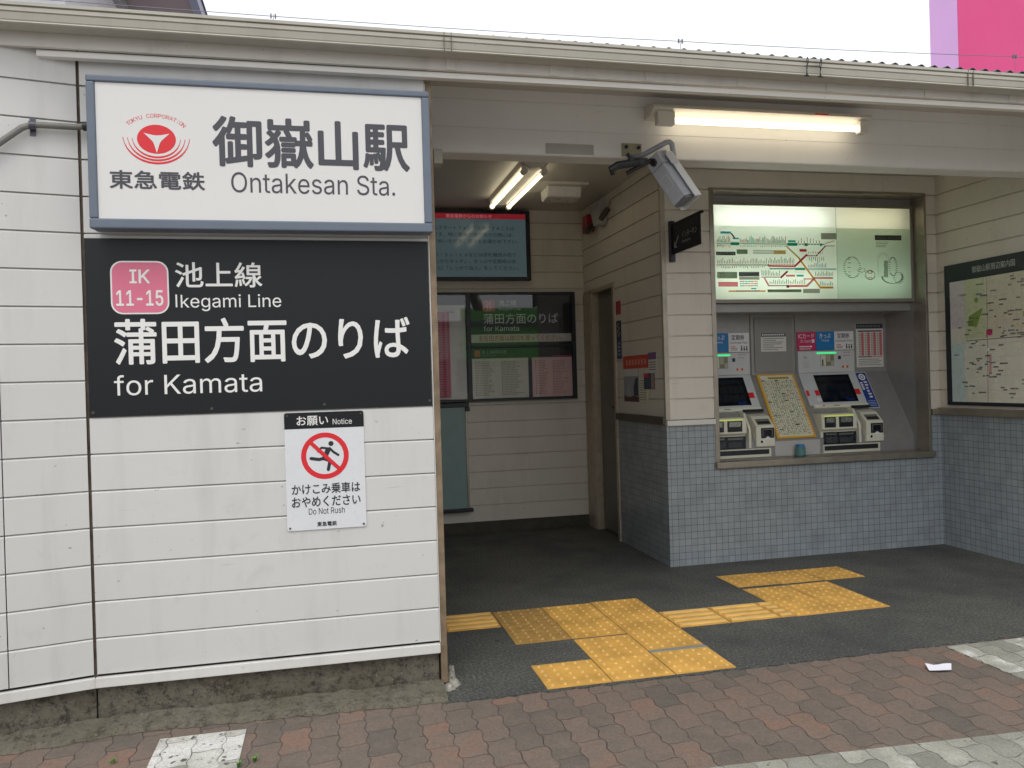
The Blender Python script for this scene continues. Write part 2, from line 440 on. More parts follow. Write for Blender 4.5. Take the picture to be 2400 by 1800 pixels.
# ------------------------------------------------------------------ ground
g = MB(); R = 400
g.quad((-R,-R,-0.03),(R,-R,-0.03),(R,R,-0.03),(-R,R,-0.03))
M_ROAD = P("pale_concrete_road", (0.42,0.41,0.39), 0.9, var=0.25, vs=3, bump=0.4, bs=250)
tag(g.build("ground", M_ROAD), kind='structure')

def wobble_sheet(name, m, x0, x1, y0, y1, z, th, amp=0.008, step=0.03, edges=(1,1)):
    """thin slab whose near and far edges wander a little"""
    n = int((x1-x0)/step); rnd = random.Random(name)
    a = MB(); top = []; 
    lo = [y0 + (rnd.uniform(-amp, amp) if edges[0] else 0) for i in range(n+1)]
    hi = [y1 + (rnd.uniform(-amp, amp) if edges[1] else 0) for i in range(n+1)]
    for i in range(n):
        xa = x0+(x1-x0)*i/n; xb = x0+(x1-x0)*(i+1)/n
        A, B, C, D = (xa,lo[i],z), (xb,lo[i+1],z), (xb,hi[i+1],z), (xa,hi[i],z)
        a.quad(A, B, C, D)
        a.quad((xa,lo[i],z-th),(xb,lo[i+1],z-th),B,A); a.quad(D, C, (xb,hi[i+1],z-th),(xa,hi[i],z-th))
    return a.build(name, m)
tag(wobble_sheet("pavement", M_PAVER, -8, 10, -1.2, 3.56, -0.006, 0.02, edges=(0,0)), kind='structure')
tag(wobble_sheet("porch_floor", M_ASPH, 0.44, 4.56, 3.372, 7.1, 0.0, 0.02, amp=0.010, edges=(1,0)), kind='structure')
fl = MB(); fl.quad((-3,3.7,-0.001),(0.44,3.7,-0.001),(0.44,7.1,-0.001),(-3,7.1,-0.001))
tag(fl.build("passage_floor", M_ASPH), kind='structure')
pm = MB(); pm.box(-0.672,1.0,-0.010,-0.354,3.352,-0.002); tag(pm.build("painted_paving", M_PAVER_WL), kind='structure')
pm = MB(); pm.box(2.872,2.72,-0.010,6.0,3.352,-0.002); tag(pm.build("painted_paving", M_PAVER_W), kind='structure')
pm = MB(); pm.quad((0.2,1.2,-0.002),(6.0,1.2,-0.002),(6.0,2.30,-0.002),(0.2,2.615,-0.002)); tag(pm.build("painted_paving", M_PAVER_W), kind='structure')

# rough mortar strip along the plinth
kb = MB(); rnd = random.Random(3)
n = 90; prof = []
for i in range(n+1):
    x = -2.6 + (0.455+2.6)*i/n
    yw = 3.55 if x > -0.94 else 3.55 + (x+0.94)*0.2233
    yo = (3.45 - 0.0546*(x+0.75) if x > -0.75 else 3.45 + (x+0.75)*0.16) + rnd.uniform(-0.012, 0.012)
    prof.append([(x,yo,-0.004),(x,yo+0.02,0.010+rnd.uniform(0,0.006)),(x,(yo+yw)/2,0.020+rnd.uniform(-0.005,0.006)),(x,yw,0.034+rnd.uniform(-0.004,0.006))])
for i in range(n):
    for k in range(3): kb.quad(prof[i][k], prof[i+1][k], prof[i+1][k+1], prof[i][k+1])
tag(kb.build("mortar_kerb", M_KERB, smooth=True), kind='structure')

# ------------------------------------------------------------------ station building
BLD = thing("station_building", (0.0, 3.545, 0.0), "small station building with white horizontal boards, open porch and cream gutter", "station")

def boards(mb, fr, u0, u1, v0, v1, phase, pitch=0.148, mi=0, back=0.08, fine=False):
    """horizontal boards with a shadow groove between them, on a solid backing"""
    k = math.floor((v0-phase)/pitch); 
    while phase + k*pitch < v1:
        a = max(phase+k*pitch, v0); b = min(phase+(k+1)*pitch, v1); k += 1
        if b - a < 0.004: continue
        whole_top = abs(b - (phase+k*pitch)) < 1e-6
        pts = [(-0.014, a), (0.0, a)]
        if fine and whole_top: pts += [(0.0, b-0.003), (-0.004, b-0.0025), (-0.004, b)]; pts[0] = (-0.004, a)
        elif whole_top: pts += [(0.0, b-0.011), (-0.005, b-0.0055), (-0.014, b-0.005), (-0.014, b)]
        else: pts += [(0.0, b), (-0.014, b)]
        for (w0, q0), (w1, q1) in zip(pts[:-1], pts[1:]):
            if abs(w0-w1) < 1e-7 and abs(q0-q1) < 1e-7: continue
            mb.quad(fr.p(u0,q0,w0), fr.p(u1,q0,w0), fr.p(u1,q1,w1), fr.p(u0,q1,w1), mi)
    mb.fbox(fr, u0, v0, -back, u1, v1, -0.0145, mi)

PH = 0.209
F0 = FRONT(3.545)
w = MB(); boards(w, F0, -0.938, 0.445, 0.2095, 2.795, PH)
tag(w.build("siding_wall", M_SIDE, BLD), "white boarded front wall carrying the station signs")
cdir = Vector((-0.976, -0.218, 0)).normalized()
FC = Frame((-0.944, 3.545, 0), -cdir, (0, 0, 1))      # chamfered wall, u runs towards the joint
w = MB(); boards(w, FC, -2.2, -0.30, 0.2095, 2.76, PH); boards(w, FC, -0.296, -0.006, 0.2095, 2.76, PH)
tag(w.build("siding_wall", M_SIDE, BLD), "boarded wall turned towards the street at the left end")
j = MB(); j.box(-0.950, 3.551, 0.2, -0.936, 3.60, 2.72)
tag(j.build("joint_strip", P("rusty_joint", '#5b4d3f', 0.8, var=0.5, vs=25), BLD), "rusty vertical joint between the two boarded walls")
sg = MB(); sg.box(-0.938, 3.553, 0.199, 0.445, 3.60, 0.209); sg.fbox(FC, -2.2, 0.199, -0.05, -0.006, 0.209, -0.008)
sg.build("shadow_gap", P("gap_shade_black", '#1d1b18', 0.9, var=0.2), BLD)  # black strip gives the shade in the gap above the trim as colour
# plinth and white drip trim
pl = MB(); pl.box(-0.944, 3.562, -0.05, 0.442, 3.66, 0.157)
pl.fbox(FC, -2.2, -0.05, -0.12, 0.0, 0.157, -0.016)
pl.build("plinth", M_CONC, BLD, bevel=0.004)
tr = MB(); tr.box(-0.944, 3.532, 0.157, 0.447, 3.64, 0.1985); tr.fbox(FC, -2.2, 0.157, -0.10, -0.002, 0.1985, 0.013)
tr.build("trim_board", M_TRIM, BLD, bevel=0.003)
# corner post
po = MB(); po.box(0.449, 3.547, 0.02, 0.478, 3.64, 2.665); po.box(0.446, 3.541, 0.20, 0.4495, 3.60, 2.655, 1)
po.build("corner_post", [M_RUST, M_TRIM], BLD, bevel=0.002)
rv = MB(); rv.box(-3.0, 3.66, 0, 0.476, 3.70, 2.84)
rv.build("inner_wall", M_SIDE_IN, BLD)
# soffit, fascia, gutter, roof
so = MB()
so.prism(Frame((-4.0,0,0),(0,1,0),(0,0,1)), [(3.489,2.792),(4.30,2.902),(4.30,2.912),(3.489,2.802)], 0.0, 11.0)
so.build("soffit", M_CEIL, BLD)
fa = MB(); fa.box(-4.0, 3.468, 2.690, 7.0, 3.488, 2.83)
fa.build("fascia", M_FASC, BLD, bevel=0.002)
lp = MB(); lp.box(-1.075, 3.492, 2.664, 7.0, 3.528, 2.689)
lp.build("fascia_lip", siding("lip_paint", hx('#eeebe5'), hx('#a39c90'), 0.15), BLD, bevel=0.002)
for x in (0.555, 1.02, 1.47, 1.93, 2.40, 2.95, 3.45):
    bt = MB(); bt.box(x-0.02, 3.4635, 2.6915, x+0.02, 3.4675, 2.76); bt.build("fascia_batten", M_FASC, BLD, bevel=0.001)
gu = MB()
def gut(x0, x1, dz):
    pr = [(3.462,2.806),(3.462,2.735),(3.44,2.724),(3.388,2.724),(3.374,2.7255),(3.370,2.729),(3.374,2.7345),(3.382,2.737),(3.377,2.741),(3.371,2.764),(3.3765,2.7655),(3.3765,2.7690),(3.370,2.7705),(3.3695,2.785),(3.377,2.7865),(3.377,2.7895),(3.365,2.791),(3.3645,2.803),(3.372,2.806),(3.381,2.804),(3.386,2.786),(3.392,2.745),(3.40,2.736),(3.45,2.745),(3.452,2.806)]
    n = len(pr); vs = [(x0,y,z+dz[0]) for y,z in pr] + [(x1,y,z+dz[1]) for y,z in pr]
    gu.add(vs, [(i,i+n,(i+1)%n+n,(i+1)%n) for i in range(n)])
xs = [-4.0, 0.52, 3.10, 7.0]; dz = lambda x: 0.012 - 0.0045*(x+1)
for a, b in zip(xs[:-1], xs[1:]): gut(a, b, (dz(a), dz(b)))
GUT = gu.build("gutter", M_GUT, BLD)
GUT["label"] = "cream plastic gutter running along the whole eaves"
for x in (0.515, 0.545, 3.095, 3.125):
    d = dz(x); sl = MB(); sl.box(x-0.0012, 3.3635, 2.727+d, x+0.0012, 3.372, 2.8045+d); sl.build("gutter_joint", P("dirty_seam", '#6f6a5e', 0.7, var=0.2), GUT)
tw = MB(); rnd = random.Random(11)
for x in (2.205, 2.275):
    for s in (0.0, 0.004):
        tw.tube([(x+rnd.uniform(-.004,.004)+s, 3.362-0.002*k%2, 2.712+0.0125*k) for k in range(8)], 0.0020, 6)
    tw.tube([(x-0.012,3.360,2.716),(x+0.004,3.356,2.722),(x+0.016,3.362,2.714)], 0.002, 6)
tw.tube([(2.205,3.36,2.764),(2.275,3.36,2.766)], 0.0018, 6)
tw.build("tie_wire", P("dark_wire", '#3a3a40', 0.5, 0.6, var=0.1), GUT)
rf = MB(); pitch = 0.0735; nx = int(9.0/pitch*8)
prev = None
for i in range(nx+1):
    x = -3.0 + 9.0*i/nx; zz = 2.816 + 0.011*cos(2*pi*x/pitch)
    cur = [(x,3.405,zz),(x,3.405,zz-0.003),(x,8.0,zz+0.62),(x,8.0,zz+0.617)]
    if prev:
        rf.quad(prev[0],cur[0],cur[2],prev[2]); rf.quad(prev[1],prev[3],cur[3],cur[1]); rf.quad(prev[1],cur[1],cur[0],prev[0])
    prev = cur
rf.build("roof", M_ROOF, BLD, smooth=False)
# header beam over the inside of the porch: horizontal boards on the face
FH = FRONT(4.2)
hd = MB(); boards(hd, FH, 0.478, 4.555, 2.551, 2.90, 2.551-0.017, 0.148, back=0.13, fine=True)
hd.box(0.50, 4.205, 2.547, 4.555, 4.34, 2.5505)
hd.build("header_beam", siding("header_paint", hx('#e9e8e5'), hx('#a39b8d'), 0.12), BLD)
eb = MB(); eb.box(0.565, 4.17, 2.478, 0.612, 4.26, 2.5505)
eb.build("cable_box", M_PLASTIC, BLD, bevel=0.003)
ce = MB(); ce.box(-3.0, 4.335, 2.87, 4.70, 7.2, 2.92); ce.box(-3.0, 4.335, 2.70, 4.70, 4.345, 2.87)
ce.build("ceiling", M_CEIL, BLD)
# ticket wall: tiles below, boards above, around the machine opening
YT = 5.30; FT = FRONT(YT); XL, XR = 2.305, 4.545
tl = MB(); tl.box(XL, YT, -0.02, XR, YT+0.10, 0.676); tl.box(XL, YT, 0.676, 2.672, YT+0.10, 0.992); tl.box(4.458, YT, 0.676, XR, YT+0.10, 0.992)
tl.build("tile_dado", M_TILE_X, BLD)
t2 = MB(); t2.box(XL+0.001, YT+0.002, -0.02, XL+0.10, 6.27, 1.002)
tag(t2.build("tile_dado", P("dark_side_tile", '#4d5661', 0.4, var=0.2), BLD) if False else t2.build("tile_dado", M_TILE_Y, BLD), "tile face turned to the passage")
t3 = MB(); t3.box(XR+0.001, 3.0, -0.02, XR+0.12, YT+0.1, 0.992); t3.build("tile_dado", M_TILE_Y, BLD)
tb = MB(); PB = 1.035
boards(tb, FT, XL+0.03, 2.672, 1.032, 2.9, PB); boards(tb, FT, 4.458, XR, 1.032, 2.9, PB); boards(tb, FT, 2.672, 4.458, 2.675, 2.9, PB)
tag(tb.build("siding_wall", M_SIDE_IN, BLD), "cream boarded wall round the ticket machine opening")
FRW = SIDE(XR); rw = MB(); boards(rw, FRW, -YT, -3.0, 1.045, 2.9, PB)
tag(rw.build("siding_wall", M_SIDE_IN, BLD), "cream boarded side wall behind the area map")
FDW = SIDE(XL); dw = MB()
boards(dw, FDW, -6.27, -(YT+0.006), 1.055, 2.9, PB); boards(dw, FDW, -7.08, -6.27, 2.125, 2.9, PB)
tag(dw.build("siding_wall", M_SIDE_IN, BLD), "boarded passage wall with the door")
FBW = FRONT(7.08); bw = MB(); boards(bw, FBW, -3.0, XL, 0.10, 2.9, 0.10)
tag(bw.build("siding_wall", M_SIDE_IN, BLD), "boarded back wall of the passage")
bp = MB(); bp.box(-3.0, 7.07, -0.02, XL, 7.2, 0.10); bp.build("skirting", P("dark_skirting", '#4c463d', 0.8, var=0.3), BLD)
ew = MB(); ew.box(-3.1, 3.6, 0, -3.0, 7.2, 2.9); ew.box(XR+0.12, 5.4, 0, XR+0.2, 7.2, 2.9)
ew.box(-3.1, 7.2, -0.05, 4.8, 7.3, 3.25); ew.box(-3.1, 3.7, 2.93, -3.0, 7.2, 3.2)
ew.box(4.70, 3.545, 0, 7.0, 3.66, 2.74)
ew.build("outer_wall", M_SIDE, BLD)
# ledges
le = MB(); le.box(XL-0.004, YT-0.028, 0.993, 2.668, YT+0.02, 1.030); le.build("ledge", M_TRIM, BLD, bevel=0.003)
le = MB(); le.box(4.462, YT-0.026, 0.993, XR-0.03, YT+0.02, 1.036); le.box(XR-0.03, 3.0, 0.994, XR+0.02, YT+0.0, 1.044)
tag(le.build("ledge", M_STEEL, BLD, bevel=0.003), "steel ledge under the area map")
le = MB(); le.box(XL-0.026, YT+0.002, 1.004, XL+0.02, 6.265, 1.053); tag(le.build("ledge", P("brown_ledge", '#5c5449', 0.6, var=0.2), BLD, bevel=0.003), "dark ledge on the passage wall")
cp = MB(); cp.box(XL-0.004, YT-0.004, 1.032, XL+0.029, YT+0.03, 2.9); cp.build("corner_trim", P("steel_trim", '#b9b2a2', 0.45, 0.2, var=0.2), BLD, bevel=0.003)
# door in the passage wall
DOOR = None
dd = MB(); dd.box(XL+0.05, 6.32, 0.015, XL+0.09, 6.83, 2.085)
DOOR = dd.build("door", M_DOOR, BLD, bevel=0.003); DOOR["label"] = "grey brown door at the end of the passage"
dh = MB(); dh.box(XL+0.018, 6.40, 1.085, XL+0.05, 6.415, 1.105); dh.box(XL+0.012, 6.36, 1.085, XL+0.024, 6.46, 1.105)
dh.build("handle", M_DARK, DOOR, bevel=0.003)
df = MB(); df.box(XL-0.012, 6.27, -0.01, XL+0.06, 6.315, 2.125); df.box(XL-0.012, 6.84, -0.01, XL+0.06, 6.875, 2.125); df.box(XL-0.016, 6.875, -0.01, XL+0.04, 7.065, 2.09)
df.box(XL-0.012, 6.315, 2.09, XL+0.06, 7.06, 2.125); df.box(XL+0.09, 6.2, 0, XL+0.1, 7.1, 2.2)
df.build("door_frame", P("bronze_frame", '#bdb09c', 0.4, 0.35, var=0.2, vs=20), DOOR, bevel=0.002)
# steel frame round the machine opening
fr = MB(); YF = YT-0.006; YB = 5.432
X0, X1, Z0, Z1 = 2.672, 4.458, 0.676, 2.675
fr.box(X0, YF, Z0+0.042, X0+0.034, YB, Z1); fr.box(X1-0.020, YF, Z0+0.042, X1, YB, Z1); fr.box(X0+0.034, YF, Z1-0.022, X1-0.020, YB, Z1)
fr.build("opening_frame", M_STEEL, BLD, bevel=0.002)
si = MB(); si.box(X0-0.006, YF-0.030, Z0, X1+0.014, 5.462, Z0+0.042)
si.build("sill", M_STEEL, BLD, bevel=0.003)
# alcove lining
SP, SQ = V(0,5.762,1.333), V(0,5.464,0.833)
FS = Frame((0,5.762,1.333), (1,0,0), SP-SQ)
al = MB()
al.quad((X0,5.762,1.333),(X1-0.018,5.762,1.333),(X1-0.018,5.762,1.90),(X0,5.762,1.90))
al.quad((X0,5.464,0.833),(X1-0.018,5.464,0.833),(X1-0.018,5.762,1.333),(X0,5.762,1.333))
al.quad((X0,5.464,0.715),(X1-0.018,5.464,0.715),(X1-0.018,5.464,0.833),(X0,5.464,0.833))
al.box(X1-0.018, 5.433, 0.70, X1+0.02, 5.80, 2.68); al.box(X0-0.02, 5.433, 0.70, X0, 5.80, 2.68)
al.box(X0, 5.47, 1.80, X1-0.018, 5.80, 1.862)
al.box(X0, 5.766, 0.6, X1, 5.80, 2.68); al.box(X0, 5.44, 2.605, X1-0.018, 5.766, 2.66)
al.box(X0, 5.466, 0.62, X1, 5.766, 0.71)
al.build("alcove_lining", M_ALCOVE, BLD)
sd_ = MB()
FB = FRONT(5.762)
for a in (3.228, 3.616): sd_.box(a-0.004, 5.752, 1.336, a+0.004, 5.7615, 1.80)
sd_.box(3.258, 5.752, 1.348, 3.586, 5.7615, 1.775)
sd_.build("service_panel", M_ALC2, BLD, bevel=0.003)

# ------------------------------------------------------------------ station name sign (light box)
SG = thing("station_sign", (-0.22, 3.545, 1.98), "white station name sign with red round emblem in a blue grey frame", "sign")
FSG = FRONT(3.44)
b = MB(); b.box(-0.886, 3.448, 1.984, 0.452, 3.5325, 2.580)
b.build("sign_box", M_BLUE, SG, bevel=0.006)
b = MB(); b.fbox(FSG, -0.888, 2.022, -0.02, -0.856, 2.556, 0.006); b.fbox(FSG, 0.420, 2.022, -0.02, 0.454, 2.556, 0.006)
b.fbox(FSG, -0.888, 2.5565, -0.02, 0.454, 2.582, 0.006); b.fbox(FSG, -0.888, 1.982, -0.02, 0.454, 2.0215, 0.008)
b.build("sign_frame", M_BLUE, SG, bevel=0.006, seg=3)
b = MB(); b.box(-0.8555, 3.443, 2.022, 0.4195, 3.4475, 2.556)
b.build("sign_panel", M_WHITE_PANEL, SG)
FL = FRONT(3.443)
b = MB()
b.text(FL, "御嶽山駅", -0.427, 2.238, 0.365, 2.444, weight=0.022)
b.text(FL, "Ontakesan Sta.", -0.359, 2.135, 0.299, 2.218, weight=0.0)
b.text(FL, "東急電鉄", -0.813, 2.140, -0.459, 2.214, weight=0.022)
b.build("lettering", M_CHAR, SG)
b = MB(); cu, cv = -0.636, 2.3395
b.disc(FL, cu, cv, 0.072, 0.0006, 0, 48, 0.80)
tri = []
A, B_, C_ = (-0.683, 2.363), (-0.587, 2.363), (-0.636, 2.285)
def bow(p, q, k=0.17, n=8):
    d = (q[0]-p[0], q[1]-p[1]); out = []
    cx, cy = -0.6355, 2.334
    for i in range(n):
        t = i/n; x, y = p[0]+d[0]*t, p[1]+d[1]*t; s = k*4*t*(1-t)
        out.append((x+(cx-x)*s*1.0, y+(cy-y)*s*1.0))
    return out
tri = bow(A, C_, 0.42) + bow(C_, B_, 0.42) + bow(B_, A, 0.30)
b.poly(FL, tri, 0.0012, 1)
for k, (r, cy, th) in enumerate(((0.089, 2.348, 0.0085), (0.106, 2.351, 0.0092), (0.123, 2.354, 0.0098))):
    n = 28
    for i in range(n):
        def pt(j):
            a = pi*(1.03 + 0.94*j/n); f = max(0.22, sin(pi*(j/n)))**0.9
            return a, th*f
        a0, t0 = pt(i); a1, t1 = pt(i+1); ky = 0.86
        b.poly(FL, [(cu+r*cos(a0), cy+ky*r*sin(a0)), (cu+(r+t0)*cos(a0), cy+ky*(r+t0)*sin(a0)), (cu+(r+t1)*cos(a1), cy+ky*(r+t1)*sin(a1)), (cu+r*cos(a1), cy+ky*r*sin(a1))], 0.0006, 0)
word = "TOKYU CORPORATION"
for i, ch in enumerate(word):
    if ch == ' ': continue
    a = radians(146 - (146-34)*i/(len(word)-1)); rx, ry = 0.118, 0.074
    px_, py_ = cu + rx*cos(a), 2.352 + ry*sin(a)
    tgt = math.atan2(cos(a)*ry, -sin(a)*rx) + pi
    sub = Frame(FL.p(px_, py_, 0), FL.U*cos(tgt) + FL.V*sin(tgt), FL.V*cos(tgt) - FL.U*sin(tgt))
    hw = 0.0062 if ch != 'I' else 0.0012
    b.text(sub, ch, -hw, -0.001, hw, 0.0145, 0.0006, 0)
b.build("emblem", [M_RED, M_WHITE_PANEL], SG)

# conduit to the sign
CN = thing("conduit", (-1.05, 3.49, 2.39), "grey conduit pipe bending across the boarded wall to the white sign", "pipe")
def cpt(u, z, o=0.026): q = FC.p(u, z, o); return q
uj = lambda x: (x+0.944)/0.976
path = [cpt(uj(-1.62),2.06),cpt(uj(-1.45),2.10)]
for k in range(9):
    t = k/8; x = -1.40+0.30*t; z = 2.115 + (2.391-2.115)*(3*t*t-2*t*t*t) ; path.append(cpt(uj(x), z))
path = [cpt(uj(-1.75),2.07), cpt(uj(-1.55),2.09)] 
ctrl = [(-1.40,2.155),(-1.28,2.245),(-1.215,2.303),(-1.165,2.348),(-1.135,2.375),(-1.105,2.389),(-1.07,2.393),(-1.0,2.396),(-0.955,2.398)]
path += [cpt(uj(x), z) for x, z in ctrl] + [V(-0.915,3.512,2.400), V(-0.886,3.508,2.401)]
b = MB(); b.tube(path, 0.0125, 12); b.build("pipe", P("grey_conduit", '#77766f', 0.5, var=0.12), CN, smooth=True)
b = MB(); q = cpt(uj(-1.10),2.390,0.0); 
b.fbox(Frame(q, FC.U, FC.V), -0.010,-0.036,0.0005,0.010,0.036,0.004); b.tube([cpt(uj(-1.111),2.389), cpt(uj(-1.089),2.3905)], 0.0165, 12)
b.build("clip", P("dull_steel_clip", '#5d5e66', 0.45, 0.6, var=0.15), CN)
b = MB(); b.tube([V(-0.918,3.512,2.400), V(-0.885,3.5085,2.401)], 0.0185, 12); b.build("connector", M_DARK, CN)

# ------------------------------------------------------------------ black direction sign
DS = thing("direction_sign", (-0.25, 3.545, 1.242), "large black sign reading for Kamata with pink line badge", "sign")
b = MB(); b.box(-0.937, 3.5405, 1.243, 0.443, 3.5443, 1.962); b.build("sign_panel", M_BLACK_SIGN, DS, bevel=0.001)
FD = FRONT(3.5405)
b = MB()
b.text(FD, "池上線", -0.599, 1.762, -0.257, 1.867, weight=0.012)
b.rect(FD, -0.600, 1.6815, -0.5935, 1.734, 0.0008); b.text(FD, "kegami Line", -0.580, 1.665, -0.183, 1.734)
b.text(FD, "蒲田方面のりば", -0.837, 1.450, 0.353, 1.637, weight=0.014)
b.text(FD, "for Kamata", -0.842, 1.326, -0.270, 1.409)
b.build("lettering", M_WHITE_PRINT, DS)
def rrect(u0, v0, u1, v1, r, n=6):
    out = []
    for cx, cy, a0 in ((u1-r, v0+r, -pi/2), (u1-r, v1-r, 0), (u0+r, v1-r, pi/2), (u0+r, v0+r, pi)):
        for i in range(n+1):
            a = a0 + pi/2*i/n; out.append((cx+r*cos(a), cy+r*sin(a)))
    return out
b = MB(); b.poly(FD, rrect(-0.844,1.655,-0.624,1.871,0.045), 0.0008, 1); b.poly(FD, rrect(-0.838,1.661,-0.630,1.865,0.040), 0.0014, 0)
b.text(FD, "IK", -0.772, 1.780, -0.695, 1.836, 0.002, 1, 0.02); b.text(FD, "11-15", -0.824, 1.688, -0.646, 1.752, 0.002, 1, 0.02)
b.build("line_badge", [M_PINK, M_WHITE_PRINT], DS)
for x, z in ((-0.923,1.261),(-0.472,1.262),(-0.018,1.264),(0.431,1.265)):
    b = MB(); b.tube([(x,3.5405,z),(x,3.5375,z)], 0.006, 10); b.build("screw", M_STEEL_D, DS)

# ------------------------------------------------------------------ do-not-rush notice plate
NS = thing("notice_plate", (-0.02, 3.545, 0.733), "white notice plate with red no running symbol below the black sign", "sign")
FN = FRONT(3.5395)
b = MB(); b.prism(FN, rrect(-0.186,0.733,0.144,1.232,0.010,4), -0.0045, 0.0, 0)
b.build("plate", M_NOTICE, NS, bevel=0.0008)
b = MB(); b.poly(FN, [(-0.186,1.163),(0.144,1.163)] + rrect(-0.186,0.9,0.144,1.232,0.010,4)[5:15], 0.0006)
b.build("header_band", M_BLACK_SIGN, NS)
b = MB()
b.text(FN, "お願い", -0.135, 1.176, -0.005, 1.217, 0.0014, 1, 0.012); b.text(FN, "Notice", 0.014, 1.177, 0.094, 1.201, 0.0014, 1)
b.text(FN, "かけこみ乗車は", -0.163, 0.884, 0.121, 0.929, 0.0008, 0, 0.014); b.text(FN, "おやめください", -0.164, 0.830, 0.121, 0.875, 0.0008, 0, 0.014)
b.text(FN, "Do Not Rush", -0.096, 0.798, 0.053, 0.824, 0.0008, 0); b.text(FN, "東急電鉄", -0.063, 0.746, 0.019, 0.766, 0.0008, 0, 0.02)
b.build("lettering", [M_DARKPRINT, M_WHITE_PRINT], NS)
b = MB(); c0 = (-0.022, 1.045)
b.ring(FN, c0[0], c0[1], 0.078, 0.099, 0.0006, 0, 48)
b.disc(FN, 0.004, 1.096, 0.0108, 0.0008, 1, 20)
def limb(pts, th):
    for (a, q) in zip(pts[:-1], pts[1:]):
        b.line(FN, a[0], a[1], q[0], q[1], th, 0.0008, 1); 
    for a in pts: b.disc(FN, a[0], a[1], th/2, 0.0008+0.00004, 1, 12)
b.poly(FN, [(-0.016,1.080),(0.002,1.081),(0.004,1.072),(-0.020,1.024),(-0.042,1.028),(-0.030,1.046)], 0.0009, 1)
limb([(-0.002,1.076),(0.014,1.059),(0.033,1.046)], 0.010); limb([(-0.012,1.076),(-0.036,1.080),(-0.050,1.064)], 0.009)
limb([(-0.030,1.034),(-0.046,1.030),(-0.080,1.036)], 0.0135); limb([(-0.024,1.032),(-0.002,1.022),(-0.010,0.986)], 0.0135)
b.line(FN, c0[0]-0.058, c0[1]+0.058, c0[0]+0.058, c0[1]-0.058, 0.016, 0.0014, 0)
b.build("pictogram", [M_RED, M_DARKPRINT], NS)
for x, z in ((-0.174,0.745),(0.132,0.745),(-0.174,1.22),(0.132,1.22)):
    b = MB(); b.tube([(x,3.5395,z),(x,3.537,z)], 0.0045, 10); b.build("screw", M_STEEL_D, NS)

# ------------------------------------------------------------------ lamps
def tube_lamp(root, base_fr, L, lateral, drop, ang=0):
    pass
HL = thing("fluorescent_lamp", (2.42, 4.2, 2.74), "single lit fluorescent tube lamp on the front beam of the porch", "lamp")
b = MB(); b.prism(Frame((1.745,0,0),(0,1,0),(0,0,1)), [(4.1985,2.756),(4.1985,2.822),(4.075,2.806),(4.066,2.788),(4.13,2.758)], 0.0, 1.345)
b.build("housing", M_LAMPWHITE, HL, bevel=0.002)
YL, ZL = 4.098, 2.731
b = MB(); b.tube([(1.875,YL,ZL),(3.010,YL,ZL)], 0.0165, 16, 0); b.build("tube", M_TUBE, HL, smooth=False)
for x0, x1 in ((1.772,1.872),(3.012,3.062)):
    b = MB(); b.box(x0, YL-0.024, ZL-0.028, x1, YL+0.024, 2.775); b.tube([(x0+0.012,YL,ZL),(x1,YL,ZL)], 0.021, 14)
    b.build("socket", M_LAMPWHITE, HL, bevel=0.004)
b = MB(); b.box(2.715, 4.0635, 2.7895, 2.80, 4.0655, 2.7965); b.build("label_strip", M_RED, HL)

TLp = thing("fluorescent_lamp", (1.45, 6.2, 2.87), "twin tube fluorescent lamp glowing on the passage ceiling", "lamp")
TX = (1.372, 1.515); TY0, TY1, TZ = 5.50, 6.60, 2.795
b = MB(); b.prism(Frame((0,5.42,0),(1,0,0),(0,0,1)), [(1.345,2.8695),(1.36,2.835),(1.405,2.812),(1.485,2.812),(1.53,2.835),(1.545,2.8695)], -1.28, 0.0)
b.build("housing", M_LAMPWHITE, TLp, bevel=0.002)
for x in TX:
    b = MB(); b.tube([(x,TY0,TZ),(x,TY1,TZ)], 0.0155, 16); b.build("tube", M_TUBE2, TLp)
    for y0, y1 in ((TY0-0.045, TY0-0.001), (TY1+0.001, TY1+0.04)):
        b = MB(); b.tube([(x,y0,TZ),(x,y1,TZ)], 0.023, 14); b.box(x-0.014, y0+0.006, TZ, x+0.014, y1-0.006, 2.833); b.build("socket", M_LAMPWHITE, TLp)
EX = thing("emergency_light", (1.85, 6.1, 2.87), "white emergency light box on the passage ceiling beside the twin lamp", "lamp")
b = MB(); b.box(1.60, 6.0, 2.848, 2.02, 6.30, 2.8695); b.build("base_plate", M_LAMPWHITE, EX, bevel=0.003)
b = MB(); b.prism(Frame((1.70,0,0),(0,1,0),(0,0,1)), [(6.05,2.8475),(6.27,2.8475),(6.24,2.755),(6.08,2.765)], 0.0, 0.28)
b.build("cover", P("frosted_cover", '#d5d3cc', 0.3, var=0.03), EX, bevel=0.012, seg=3)

# blank plate and bolt plate on the beam
BPt = MB(); BPt.fbox(FH, 1.175, 2.556, 0.0005, 1.446, 2.612, 0.003)
tag(BPt.build("blank_plate", P("grey_paint_plate", '#b0aea8', 0.5, var=0.08), bevel=0.001), "blank grey plate on the porch beam left of the security camera", "plate")

